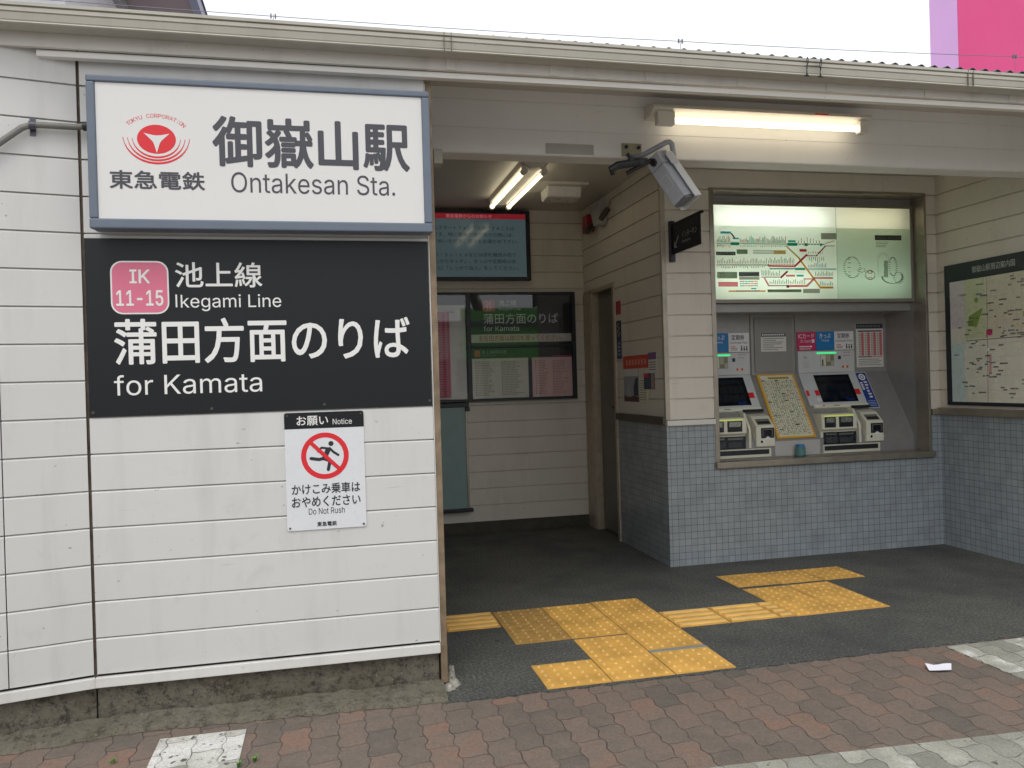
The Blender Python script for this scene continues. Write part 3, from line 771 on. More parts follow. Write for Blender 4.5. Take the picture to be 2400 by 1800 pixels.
# ------------------------------------------------------------------ security camera
SC = thing("security_camera", (1.66, 4.2, 2.59), "grey security camera with white sunshield on an arm under the porch beam", "camera")
b = MB(); b.fbox(FH, 1.607, 2.556, 0.0005, 1.722, 2.627, 0.005, 0)
for x, z in ((1.632,2.606),(1.704,2.604),(1.640,2.562)): b.tube([(x,4.195,z),(x,4.185,z)], 0.010, 6, 1); 
b.build("mount_plate", [P("yellow_zinc_plate", '#a8a38a', 0.45, 0.3, var=0.15), M_DARK], SC)
b = MB()
b.tube([V(1.655,4.19,2.548), V(1.70,4.13,2.545), V(1.808,4.06,2.598), V(1.826,4.055,2.601), V(1.838,4.052,2.590), V(1.842,4.05,2.56), V(1.848,4.05,2.47)], 0.0145, 12)
b.build("arm", M_CAMBODY, SC, smooth=True)
b = MB()
b.tube([V(1.500,4.10,2.452), V(1.54,4.09,2.475), V(1.66,4.07,2.492)], [0.018,0.022,0.022], 10); b.tube([V(1.60,4.12,2.44), V(1.72,4.05,2.50)], 0.012, 8)
b.tube([V(1.505,4.10,2.470), V(1.510,4.09,2.425)], 0.012, 8); b.fbox(FRONT(4.09), 1.60, 2.478, -0.03, 1.70, 2.512, 0.03)
b.tube([V(1.655,4.20,2.55), V(1.64,4.11,2.50)], 0.012, 8)
b.build("bracket", M_DARK, SC)
dvec = V(0.42, -0.30, -0.86).normalized()
view = (V(0,0,1.341) - V(1.86,4.05,2.38)).normalized()
nv = (view - dvec*view.dot(dvec)).normalized(); wl_ = dvec.cross(nv)
if wl_.x > 0: wl_ = -wl_
nb = (nv*cos(radians(32)) + wl_*sin(radians(32))).normalized()    # belly of the housing
sv = dvec.cross(nb)
if sv.x < 0: sv = -sv
org = V(1.765, 4.05, 2.475)
def cbox(mb, a0, b0, c0, a1, b1, c1, mi=0):     # a along the lens axis, b across, c towards the belly
    Q = lambda a,bb,c: org + dvec*a + sv*bb + nb*c
    mb.add([Q(a0,b0,c0),Q(a1,b0,c0),Q(a1,b1,c0),Q(a0,b1,c0),Q(a0,b0,c1),Q(a1,b0,c1),Q(a1,b1,c1),Q(a0,b1,c1)],
           [(0,3,2,1),(4,5,6,7),(0,1,5,4),(1,2,6,5),(2,3,7,6),(3,0,4,7)], mi)
b = MB(); cbox(b, 0.02,-0.048,-0.045,0.235,0.048,0.040); body = b.build("housing", M_CAMBODY, SC, bevel=0.006)
b = MB(); cbox(b, 0.2355,-0.044,-0.041,0.250,0.044,0.036,0); b.build("front_bezel", P("bezel_grey", '#6a6c70', 0.4, var=0.05), SC, bevel=0.003)
b = MB(); cbox(b, 0.075,-0.030,0.0402,0.155,0.030,0.0415,0); cbox(b, 0.082,-0.023,0.0416,0.148,0.023,0.0424,1); b.build("label_panel", [M_CAMPALE, M_CAMBODY], SC)
b = MB(); cbox(b, -0.03,-0.058,-0.066,0.262,0.060,-0.058); cbox(b, -0.03,0.060,-0.066,0.262,0.066,-0.010); cbox(b, -0.03,-0.064,-0.066,0.262,-0.058,-0.02)
b.build("sunshield", P("white_sunshield", '#c9cbce', 0.4, var=0.05), SC, bevel=0.002)
b = MB(); cbox(b, -0.055,-0.050,-0.050,0.019,0.050,0.034); 
q = org + dvec*(-0.02) + nb*0.034; b.tube([q, q+nb*0.012], 0.022, 14, 1)
b.build("rear_cap", [M_CAMBODY, M_DARK], SC, bevel=0.006)
b = MB(); cbox(b, -0.02,0.0675,-0.05,0.05,0.0715,0.01); b.build("side_lug", M_CAMPALE, SC, bevel=0.002)

# ------------------------------------------------------------------ intercom projecting sign
IS = thing("projecting_sign", (2.37, 5.30, 2.14), "small black projecting sign with arrow on the wall corner", "sign")
b = MB(); b.box(2.357, 5.262, 2.14, 2.392, 5.2985, 2.425); b.build("wall_bracket", M_NAVY, IS, bevel=0.002)
b = MB(); b.box(2.368, 4.835, 2.19, 2.380, 5.2615, 2.386); b.box(2.364, 4.80, 2.3865, 2.384, 5.2615, 2.402); b.build("sign_blade", P("matt_navy_blade", "#14171f", 0.6, var=0.05, spec=0.3), IS, bevel=0.001)
FI = SIDE(2.3675)
b = MB()
b.line(FI, -5.215, 2.235, -5.155, 2.302, 0.010, 0.0008); b.line(FI, -5.218, 2.232, -5.218, 2.272, 0.010, 0.0009); b.line(FI, -5.218, 2.232, -5.180, 2.232, 0.010, 0.0010)
b.text(FI, "インターホン", -5.10, 2.275, -4.87, 2.318, 0.0008); b.text(FI, "Interphone", -5.10, 2.237, -4.97, 2.260, 0.0008)
b.build("lettering", P("faded_white_print", '#a9abad', 0.5, var=0), IS)

# ------------------------------------------------------------------ screen in the passage
LC = thing("display_screen", (1.25, 7.08, 2.23), "wall screen with red title bar high in the passage", "screen")
b = MB(); b.box(0.62, 7.0, 2.232, 1.793, 7.0675, 2.852); b.build("bezel", M_NAVY, LC, bevel=0.004)
FLC = FRONT(6.9995)
M_LCD = P("lit_screen", '#2c3638', 0.10, var=0, emit='#56686c', es=0.30)
M_LCDRED = P("lit_screen_red", '#4a1018', 0.10, var=0, emit='#8c1f2a', es=0.4)
M_LCDTXT = P("screen_dark_text", '#1a2428', 0.12, var=0, emit='#1f2e34', es=0.4)
M_LCDPINK = P("screen_pale_text", '#5a3a40', 0.12, var=0, emit='#b06a70', es=0.6)
b = MB(); b.rect(FLC, 0.665, 2.262, 1.752, 2.771, 0.0006, 0); b.rect(FLC, 0.665, 2.7712, 1.752, 2.818, 0.0006, 1)
b.build("screen_glass", [M_LCD, M_LCDRED], LC)
b = MB()
for (s, r, z) in (("歩きながらスマートフォン等を操作することは", 1.648, 2.690), ("大変危険です。特に電車の乗り降りの際には、", 1.640, 2.632), ("操作をおやめいただき、周りをお確かめ下さい。", 1.681, 2.574),
                  ("ＰＡＳＭＯ・Ｓｕｉｃａなどは改札機読み取り", 1.655, 2.456), ("部に「しっかりタッチ」、きっぷや定期券は改", 1.655, 2.398), ("札機の入口に「しっかり投入」をしてください。", 1.683, 2.340)):
    n = len(s); b.text(FLC, s, r-n*0.0425, z-0.018, r, z+0.019, 0.0012, 0, 0.01)
b.text(FLC, "東急電鉄からのお知らせ", 1.04, 2.778, 1.448, 2.811, 0.0012, 1)
b.build("lettering", [M_LCDTXT, M_LCDPINK], LC)

# ------------------------------------------------------------------ glazed notice case
NC = thing("notice_case", (1.4, 7.08, 1.16), "black framed glazed notice case on the back wall of the passage", "notice board")
b = MB()
for x0, x1 in ((0.30,0.345),(1.198,1.238),(2.168,2.200)): b.box(x0, 7.022, 1.166, x1, 7.0675, 2.130)
for x0, x1 in ((0.3455,1.1975),(1.2385,2.1675)):
    b.box(x0, 7.022, 2.108, x1, 7.0675, 2.130); b.box(x0, 7.022, 1.166, x1, 7.0675, 1.186)
b.box(1.2385, 7.022, 1.638, 2.1675, 7.0675, 1.656)
b.build("case_frame", M_NAVY, NC, bevel=0.003)
b = MB(); b.box(0.3455, 7.060, 1.1865, 1.1975, 7.0674, 2.1075); b.box(1.2385, 7.060, 1.1865, 2.1675, 7.0674, 1.6375); b.box(1.2385, 7.060, 1.6565, 2.1675, 7.0674, 2.1075)
b.build("back_panel", P("case_backing", '#3b3f44', 0.6, var=0.1), NC)
def glass(name):
    t = NT(name); tr_ = t.new("ShaderNodeBsdfTransparent"); gl = t.new("ShaderNodeBsdfGlossy"); gl.inputs["Roughness"].default_value = 0.02
    fz = t.new("ShaderNodeFresnel"); fz.inputs["IOR"].default_value = 1.75; mx = t.new("ShaderNodeMixShader")
    t.link(fz.outputs[0], mx.inputs[0]); t.link(tr_.outputs[0], mx.inputs[1]); t.link(gl.outputs[0], mx.inputs[2])
    t.link(mx.outputs[0], t.n["Material Output"].inputs["Surface"]); return t.mat
M_GLASS = glass("clear_glass")
b = MB(); 
for x0, x1, z0, z1 in ((0.346,1.197,1.187,2.107),(1.239,2.167,1.187,1.637),(1.239,2.167,1.657,2.107)): b.quad((x0,7.030,z0),(x1,7.030,z0),(x1,7.030,z1),(x0,7.030,z1))
b.build("glass_pane", M_GLASS, NC)

def sheet(name, fr, u0, v0, u1, v1, m, label, cat, th=0.0015, crumple=0.0, seed=1, group=None):
    root = thing(name, fr.p((u0+u1)/2, v0, 0), label, cat, group)
    a = MB()
    if crumple > 0:
        rr = random.Random(seed); nx_, ny_ = 12, 16
        off = [[rr.uniform(0, crumple) for _ in range(nx_+1)] for _ in range(ny_+1)]
        P_ = lambda i, k: fr.p(u0+(u1-u0)*i/nx_, v0+(v1-v0)*k/ny_, th+off[k][i])
        for k in range(ny_):
            for i in range(nx_): a.quad(P_(i,k), P_(i+1,k), P_(i+1,k+1), P_(i,k+1))
        a.build("paper", m, root, smooth=True)
    else:
        a.fbox(fr, u0, v0, 0.0002, u1, v1, th); a.build("paper", m, root)
    return root
FNC = FRONT(7.0598)
# direction panel in the case
r = sheet("line_sign", FNC, 1.242, 1.660, 2.165, 2.105, M_BLACK_SIGN, "dark direction panel reading for Kamata inside the notice case", "sign", 0.004)
b = MB(); Wd = 0.0048
b.text(FNC, "池上線", 1.500, 2.012, 1.660, 2.064, Wd, 0, 0.01); b.text(FNC, "Ikegami Line", 1.500, 1.966, 1.70, 1.994, Wd, 0)
b.text(FNC, "蒲田方面のりば", 1.357, 1.850, 2.045, 1.944, Wd, 0, 0.005); b.text(FNC, "for Kamata", 1.357, 1.787, 1.680, 1.832, Wd, 0)
b.poly(FNC, rrect(1.355,1.957,1.467,2.067,0.02,4), Wd, 1); b.text(FNC, "IK", 1.390, 2.018, 1.432, 2.050, Wd+0.0006, 0, 0.01); b.text(FNC, "15", 1.388, 1.970, 1.434, 2.004, Wd+0.0006, 0, 0.01)
b.rect(FNC, 1.243, 1.686, 2.164, 1.758, Wd, 2); b.text(FNC, "五反田方面は踏切を渡ってください。", 1.309, 1.697, 2.08, 1.749, Wd+0.0006, 3, 0.01)
b.build("lettering", [P("dim_white_print", '#e3e5e0', 0.5, var=0), P("case_badge_pink", '#c8525a', 0.5, var=0), P("strip_cream", '#dbd8cc', 0.5, var=0.05), P("strip_red", '#b8442e', 0.5, var=0)], r)
# timetables
def timetable(u0, u1, m, ink, label, seed, pinkband):
    r = sheet("timetable", FNC, u0, 1.190, u1, 1.545, m, label, "poster", 0.003)
    a = MB(); rr = random.Random(seed); ww = 0.0036
    z = 1.515
    while z > 1.215:
        for half in ((u0+0.03, u0+(u1-u0)*0.46), (u0+(u1-u0)*0.52, u1-0.03)):
            x = half[0]; a.rect(FNC, x, z-0.004, x+0.008, z+0.004, ww, 0); x += 0.014
            while x < half[1] - rr.uniform(0, (half[1]-half[0])*0.45):
                a.rect(FNC, x, z-0.0035, x+0.006, z+0.0035, ww, 0); x += 0.0115
        z -= 0.0148
    a.build("print", [ink], r); return r
timetable(1.243, 1.755, P("timetable_paper", '#dedccf', 0.5, var=0.05), M_OLIVEPRINT, "pale timetable sheet on the left in the lower half of the notice case", 5, False)
timetable(1.79, 2.164, P("timetable_pink_paper", '#dfc0ba', 0.5, var=0.05), P("timetable_red_ink", '#8a5a55', 0.6, var=0), "pinkish timetable sheet on the right in the lower half of the notice case", 6, True)
r = sheet("timetable_title", FNC, 1.243, 1.553, 2.164, 1.634, M_BLACK_SIGN, "black title strip above the timetables with small red badge", "sign", 0.003)
b = MB(); b.poly(FNC, rrect(1.268,1.562,1.320,1.618,0.01,3), 0.0036, 0); b.text(FNC, "池上線時刻表", 1.33, 1.585, 1.56, 1.616, 0.0036, 1); b.text(FNC, "Ikegami Line", 1.33, 1.563, 1.46, 1.578, 0.0036, 1)
b.rect(FNC, 1.985, 1.5535, 2.164, 1.560, 0.0036, 2)
b.build("lettering", [P("title_badge", '#c65a4a', 0.5, var=0), P("title_print", '#8f9294', 0.5, var=0), M_LPINK], r)
# crumpled poster with pink strip
r = sheet("poster", FNC, 0.40, 1.192, 1.194, 2.02, P("poster_paper", '#dcdcd6', 0.5, var=0.05), "crumpled pale poster with a pink strip behind the notice case glass", "poster", 0.003, 0.010, 4)
b = MB(); b.rect(FNC, 0.930, 1.21, 1.05, 1.96, 0.0165, 0)
for k in range(34):
    z = 1.225+k*0.0215; b.rect(FNC, 0.935, z, 0.985, z+0.010, 0.0171, 1); b.rect(FNC, 1.012, z, 1.028, z+0.012, 0.0171, 1)
b.rect(FNC, 1.03, 1.935+0.02, 1.10, 1.962, 0.0165, 2)
b.build("print", [P("poster_pink", '#c04466', 0.5, var=0.1), P("poster_pale_ink", '#d0a8ac', 0.5, var=0), M_DARKPRINT], r)
# teal board leaning under the case
TB = thing("teal_board", (0.95, 7.0, 0.21), "teal board with black rails below the notice case", "board")
b = MB(); b.box(0.36, 7.028, 0.235, 1.165, 7.045, 1.120); b.build("board_face", M_TEAL, TB)
b = MB(); b.box(0.34, 7.02, 1.1205, 1.20, 7.055, 1.160); b.box(1.165, 7.01, 1.085, 1.205, 7.055, 1.1200); b.box(0.34, 6.985, 0.205, 1.21, 7.055, 0.2345)
b.build("rail", M_NAVY, TB, bevel=0.004)
b = MB(); b.box(1.1655, 7.022, 0.235, 1.185, 7.05, 1.0845); b.build("edge_strip", M_STEEL, TB, bevel=0.002)

# ------------------------------------------------------------------ passage wall items
FW = SIDE(XL)
def flat(name, u0, v0, u1, v1, m, label, cat, fr=FW, th=0.002):
    return sheet(name, fr, u0, v0, u1, v1, m, label, cat, th)
flat("red_sticker", -6.25, 1.852, -6.14, 1.961, P("red_sticker_print", '#a8333f', 0.5, var=0.05), "small red sticker beside the passage door", "sticker")
r = flat("strip_notice", -6.25, 1.493, -6.145, 1.802, P("blue_strip", '#2b3a6b', 0.5, var=0.05), "tall narrow blue and black notice beside the passage door", "notice")
b = MB(); b.rect(FW, -6.248, 1.66, -6.147, 1.80, 0.0026, 0)
for k in range(7): b.disc(FW, -6.2+0.02*sin(k*2.1), 1.68+0.016*k, 0.011, 0.0032, 1, 10)
for k in range(4): b.rect(FW, -6.215, 1.52+0.03*k, -6.175, 1.537+0.03*k, 0.0026, 1)
b.build("print", [M_DARKPRINT, P("strip_pale", '#a9b0ac', 0.5, var=0)], r)
r = flat("red_notice", -6.118, 1.409, -5.60, 1.508, M_ORANGERED, "orange red notice strip on the passage wall above the photo poster", "notice")
b = MB()
for k in range(7): b.rect(FW, -6.05+0.062*k, 1.435, -6.01+0.062*k, 1.478, 0.0026, 0)
b.build("print", [P("notice_pink_ink", '#e08c7c', 0.5, var=0)], r)
r = flat("card_notice", -5.594, 1.372, -5.445, 1.520, M_PAPER, "white card with purple top beside the orange red notice", "notice")
b = MB(); b.rect(FW, -5.593, 1.468, -5.446, 1.519, 0.0026, 0)
for k in range(4): b.rect(FW, -5.58, 1.39+0.018*k, -5.46, 1.396+0.018*k, 0.0026, 1)
b.build("print", [M_PURPLE, M_GREYPRINT], r)
r = flat("photo_poster", -6.112, 1.150, -5.795, 1.406, P("photo_sky", '#9aa0a8', 0.4, var=0.1), "poster with a landscape photo on the passage wall", "poster")
b = MB(); b.rect(FW, -6.11, 1.35, -5.797, 1.405, 0.0026, 0); b.poly(FW, [(-6.11,1.152),(-5.797,1.152),(-5.797,1.19),(-5.9,1.20),(-6.0,1.185),(-6.11,1.20)], 0.0026, 1)
b.poly(FW, [(-5.90,1.20),(-5.81,1.20),(-5.81,1.34),(-5.86,1.33),(-5.90,1.27)], 0.003, 2); b.poly(FW, [(-6.05,1.20),(-5.97,1.20),(-6.0,1.29)], 0.003, 3)
b.build("print", [M_PAPER, P("photo_red", '#5c3030', 0.5, var=0.2), P("photo_dark", '#28324d', 0.5, var=0.2), P("photo_pale", '#b4b6b0', 0.5, var=0.1)], r)
r = flat("leaflet", -5.789, 1.152, -5.62, 1.336, M_CREAMPAPER, "cream leaflet with lines of print right of the photo poster", "notice")
b = MB()
for k in range(9): b.rect(FW, -5.775, 1.168+0.018*k, -5.64-0.01*(k%3), 1.173+0.018*k, 0.0026, 0)
b.build("print", [M_GREYPRINT], r)
r = flat("photo_card", -5.685, 1.250, -5.49, 1.368, P("photo_card_blue", '#2d4a63', 0.4, var=0.2), "small dark blue photo card under the white card", "notice", th=0.0045)
b = MB(); b.rect(FW, -5.545, 1.252, -5.492, 1.366, 0.0052, 0); b.rect(FW, -5.684, 1.335, -5.60, 1.367, 0.0052, 1); b.build("print", [P("card_beige", '#b08e78', 0.5, var=0.05), M_RED], r)
# small camera and red alarm lamp near the passage ceiling
PC = thing("passage_camera", (XL, 6.4, 2.6), "small grey camera high on the passage wall under the ceiling", "camera")
b = MB(); b.prism(Frame((0,0,0),(0,-1,0),(0,0,1)), [(-6.60,2.80),(-6.30,2.80),(-6.40,2.62),(-6.50,2.62)], -(XL-0.002), -(XL-0.09)); 
b.build("wedge_body", P("weathered_grey", '#a9aaa7', 0.5, var=0.15), PC, bevel=0.008)
b = MB(); b.tube([V(XL-0.04,6.66,2.66),V(XL-0.11,6.62,2.60)], 0.026, 16); b.build("lens_barrel", M_STEEL_D, PC, bevel=0.004)
b = MB(); b.tube([V(XL-0.04,6.26,2.72),V(XL-0.11,6.25,2.63)], 0.024, 16); b.build("lens_barrel", M_STEEL_D, PC, bevel=0.004)
RA = MB(); RA.box(XL-0.07, 6.72, 2.622, XL-0.0015, 6.86, 2.772)
RAo = RA.build("alarm_box", P("red_alarm_plastic", '#a02a35', 0.35, var=0.08), bevel=0.008); tag(RAo, "red alarm box on the passage wall beside the small grey camera", "alarm")

# ------------------------------------------------------------------ route map light box
LB = thing("route_map_box", (3.58, 5.42, 1.87), "backlit route map panel above the ticket machines", "map")
YLB = 5.415; FM = FRONT(YLB)
mx0, mx1, mz0, mz1 = 2.708, 4.412, 1.890, 2.578
b = MB()
b.box(2.708, YLB-0.004, 2.5785, 4.436, 5.60, 2.603); b.box(2.708, YLB-0.004, 1.864, 4.436, 5.60, 1.8895)
b.box(4.4125, YLB-0.004, 1.8895, 4.436, 5.60, 2.5785)
b.box(2.708, 5.58, 1.8895, 4.4125, 5.60, 2.5785)
b.build("box_frame", P("map_box_enamel", '#8f8b80', 0.4, 0.3, var=0.08), LB)
def acrylic(name, c, thru=0.5):
    """milky sheet that lets the light of the tubes behind it through"""
    t = NT(name); c = hx(c)
    t.set(Roughness=0.15); t.col(c)
    tl_ = t.new("ShaderNodeBsdfTranslucent"); tl_.inputs[0].default_value = (*c, 1)
    mx = t.new("ShaderNodeMixShader"); mx.inputs[0].default_value = thru
    t.link(t.b.outputs[0], mx.inputs[1]); t.link(tl_.outputs[0], mx.inputs[2]); t.link(mx.outputs[0], t.n["Material Output"].inputs["Surface"])
    return t.mat
MAPLIGHT = 6.2
M_MAPTOP = acrylic("backlit_acrylic", '#e8eee4', 0.70)
M_MAPSHEET = acrylic("backlit_map_sheet", '#e4ebe3', 0.80)
M_MAPSHEET2 = acrylic("backlit_detail_sheet", '#cfdecf', 0.70)
b = MB(); b.quad((mx0,YLB,mz0),(mx1,YLB,mz0),(mx1,YLB,mz1),(mx0,YLB,mz1)); b.build("acrylic_panel", M_MAPTOP, LB)
b = MB(); b.box(2.690, YLB-0.004, 1.864, 2.7075, 5.60, 2.603); b.box(2.7085, 5.575, 1.890, 4.412, 5.579, 2.578)
b.build("reflector", P("white_reflector", '#e8e8e4', 0.6, var=0), LB)
M_BOXTUBE = P("map_tube", '#ffffff', 0.4, var=0, emit=(0.97, 1.0, 0.93), es=MAPLIGHT)
M_BOXTUBE2 = P("map_tube_warm", '#ffffff', 0.4, var=0, emit=(1.0, 0.88, 0.62), es=MAPLIGHT*0.55)
M_BOXTUBE3 = P("map_tube_dim", '#ffffff', 0.4, var=0, emit=(0.88, 1.0, 0.92), es=MAPLIGHT*0.62)
for x0_, x1_, z_, m_ in ((2.76, 3.70, 2.495, M_BOXTUBE), (3.78, 4.34, 2.495, M_BOXTUBE2), (2.76, 3.62, 2.02, M_BOXTUBE), (3.70, 4.36, 2.02, M_BOXTUBE3)):
    b = MB(); b.tube([(x0_, 5.515, z_), (x1_, 5.515, z_)], 0.013, 12); b.build("tube", m_, LB)
MX = lambda x: 2.735 + (x-20)*0.000807
MZ = lambda y: 2.577 - (y-60)*0.000716
b = MB(); b.rect(FM, 2.709, 1.892, MX(1300), MZ(268), 0.001); b.build("map_sheet", M_MAPSHEET, LB)
b = MB(); b.rect(FM, MX(1303), 1.892, 4.411, MZ(276), 0.001); b.build("detail_sheet", M_MAPSHEET2, LB)
b = MB(); b.box(MX(1301)-0.0012, YLB-0.0012, mz0, MX(1301)+0.0012, YLB-0.0002, mz1); b.build("joint_bar", P("joint_grey", "#9a9c90", 0.4, var=0), LB)
def ink(name, c): return acrylic(name, c, 0.75)
IK = [ink("ink_teal", '#2b9d8c'), ink("ink_red", '#c8344c'), ink("ink_pink", '#dd7f8a'), ink("ink_maroon", '#8c3350'), ink("ink_orange", '#dd9437'), ink("ink_tan", '#c9a56a'),
      ink("ink_black", '#4c5053'), ink("ink_blue", '#3f9fb8'), ink("ink_olive", '#74846e'), ink("ink_grey", '#9a9a92'), ink("ink_white", '#dfe4d4')]
b = MB(); rr = random.Random(21)
def ml(x0, y0, x1, y1, th, c, w=0.0016): b.line(FM, MX(x0), MZ(y0), MX(x1), MZ(y1), th*0.00076, w, c)
def mr(x0, y0, x1, y1, c, w=0.0018): b.rect(FM, MX(x0), MZ(y1), MX(x1), MZ(y0), w, c)
def ticks(x0, x1, y, step, lo, hi, c, down=False, dot=None):
    x = x0
    while x < x1:
        h = rr.uniform(lo*0.7, hi); cc = c if rr.random() < 0.6 else rr.choice([8, 6, 2, 1, 0])
        if down: mr(x, y+8, x+6, y+8+h, cc)
        else: mr(x, y-10-h, x+6, y-10, cc)
        mr(x-2, y-5, x+7, y+5, dot if dot is not None else 10, 0.0021)
        x += step*0.62
ml(80,450,1175,450,9,0); ticks(85,215,450,22,40,70,8); ticks(310,780,450,20,40,75,0); ticks(900,1130,450,50,35,70,8)
ticks(85,215,462,22,10,22,1,True); ticks(310,780,462,30,8,14,0,True)
mr(220,436,302,468,0); mr(790,436,890,468,0); mr(796,410,875,430,0); mr(965,440,1000,468,0); mr(1125,440,1150,466,0)
mr(120,328,225,350,7); ml(225,345,262,395,14,6); mr(240,390,302,405,7)
mr(72,534,264,570,6); mr(276,510,384,556,8); mr(440,518,650,528,9); mr(440,540,650,550,9); mr(650,515,770,555,5)
ml(778,470,900,590,16,5); ml(900,590,1120,905,18,4); ml(1115,903,1255,903,20,4)
ml(860,680,990,556,20,1); ml(985,570,1090,570,9,3); ml(1085,570,1185,465,13,3); ml(1180,465,1280,465,8,9); ml(1180,440,1280,410,8,5)
mr(912,500,986,528,1); ticks(1010,1170,575,34,35,70,8,True); ticks(1000,1160,556,40,15,28,2)
ml(75,668,600,668,8,6); ml(590,678,870,680,16,1); ticks(85,570,665,26,30,60,8); ticks(590,860,662,26,45,75,8, dot=1); ticks(80,560,672,30,8,26,6,True)
ml(600,706,860,706,11,0); mr(862,696,965,720,0); ml(990,708,1290,708,9,7); ticks(1000,1180,700,26,25,55,7)
for k in range(8): mr(610+k*34,700,628+k*34,714,7,0.0022)
mr(78,740,275,806,8); mr(292,740,496,786,6); mr(86,765,150,800,10,0.0022); mr(292,790,496,820,9)
ml(512,793,715,793,8,3); ml(710,800,785,732,20,3); ticks(520,700,788,26,30,65,8)
mr(765,768,858,788,2); mr(876,768,948,788,7); mr(862,736,960,748,10)
ml(545,800,590,885,16,2); ml(588,882,790,882,8,3); ml(780,886,985,886,20,2); ml(980,886,1050,815,20,2); ml(1040,802,1255,802,18,2); mr(768,876,796,904,3,0.0022)
ticks(600,970,874,30,30,52,8); ticks(1070,1250,792,26,28,55,8); ticks(1120,1250,890,28,28,45,8); mr(945,806,1040,818,2)
for yy in range(3):
    for xx in range(12): mr(300+xx*15,832+yy*22,312+xx*15,842+yy*22,[1,7,0,2][(xx//3+yy)%4])
mr(86,842,280,890,2); mr(185,930,555,944,4); mr(260,930,500,938,6,0.0021); mr(575,920,920,950,8); mr(410,905,460,918,7)
mr(1140,330,1304,396,9); mr(938,916,1112,960,9)
for k in range(22): mr(595+k*14,928,604+k*14,942,9,0.0022)
for k in range(12): mr(84+k*14,544,93+k*14,560,9,0.0022)
# station-area diagram sheet
mr(1712,345,2000,398,6)
for k in range(15): mr(1726+k*18,360,1738+k*18,384,9,0.0022)
for k in range(4): mr(1720,415+k*17,1860-k*12,420+k*17,8)
def loop(cx, cy, rx, ry, n, a0, a1, ln, c=8):
    for i in range(n):
        a = a0+(a1-a0)*i/n; x, y = cx+rx*cos(a), cy+ry*sin(a); d = ln*rr.uniform(0.6,1.2); t = rr.uniform(-0.5,0.5)
        ml(x-d*cos(t), y-d*sin(t)*0.5, x+d*cos(t), y+d*sin(t)*0.5, 6, c)
loop(1460,690,85,110,30,0,2*pi,12); loop(1430,690,10,110,14,0,2*pi,8); loop(1650,770,50,50,22,0,2*pi,10); loop(1560,720,40,20,8,0,2*pi,9)
loop(1650,740,22,14,9,0,2*pi,8,1); loop(1650,805,18,10,6,0,2*pi,6,1)
for k in range(20): ml(1800+rr.uniform(-8,8), 620+k*9, 1845, 620+k*9, 6, 8)
loop(1900,680,40,100,30,0,2*pi,11); loop(1890,790,110,70,36,-0.4,pi*1.05,11); loop(1960,800,50,60,16,0,2*pi,10)
for i in range(24):
    a = pi + pi*i/24; a2 = pi + pi*(i+1)/24
    for q in (58, 40): ml(1795+q*cos(a), 590+q*1.0*sin(a), 1795+q*cos(a2), 590+q*1.0*sin(a2), 3, 9)
ml(1737,590,1737,800,3,9); ml(1853,590,1853,640,3,9)
b.build("map_print", IK, LB)

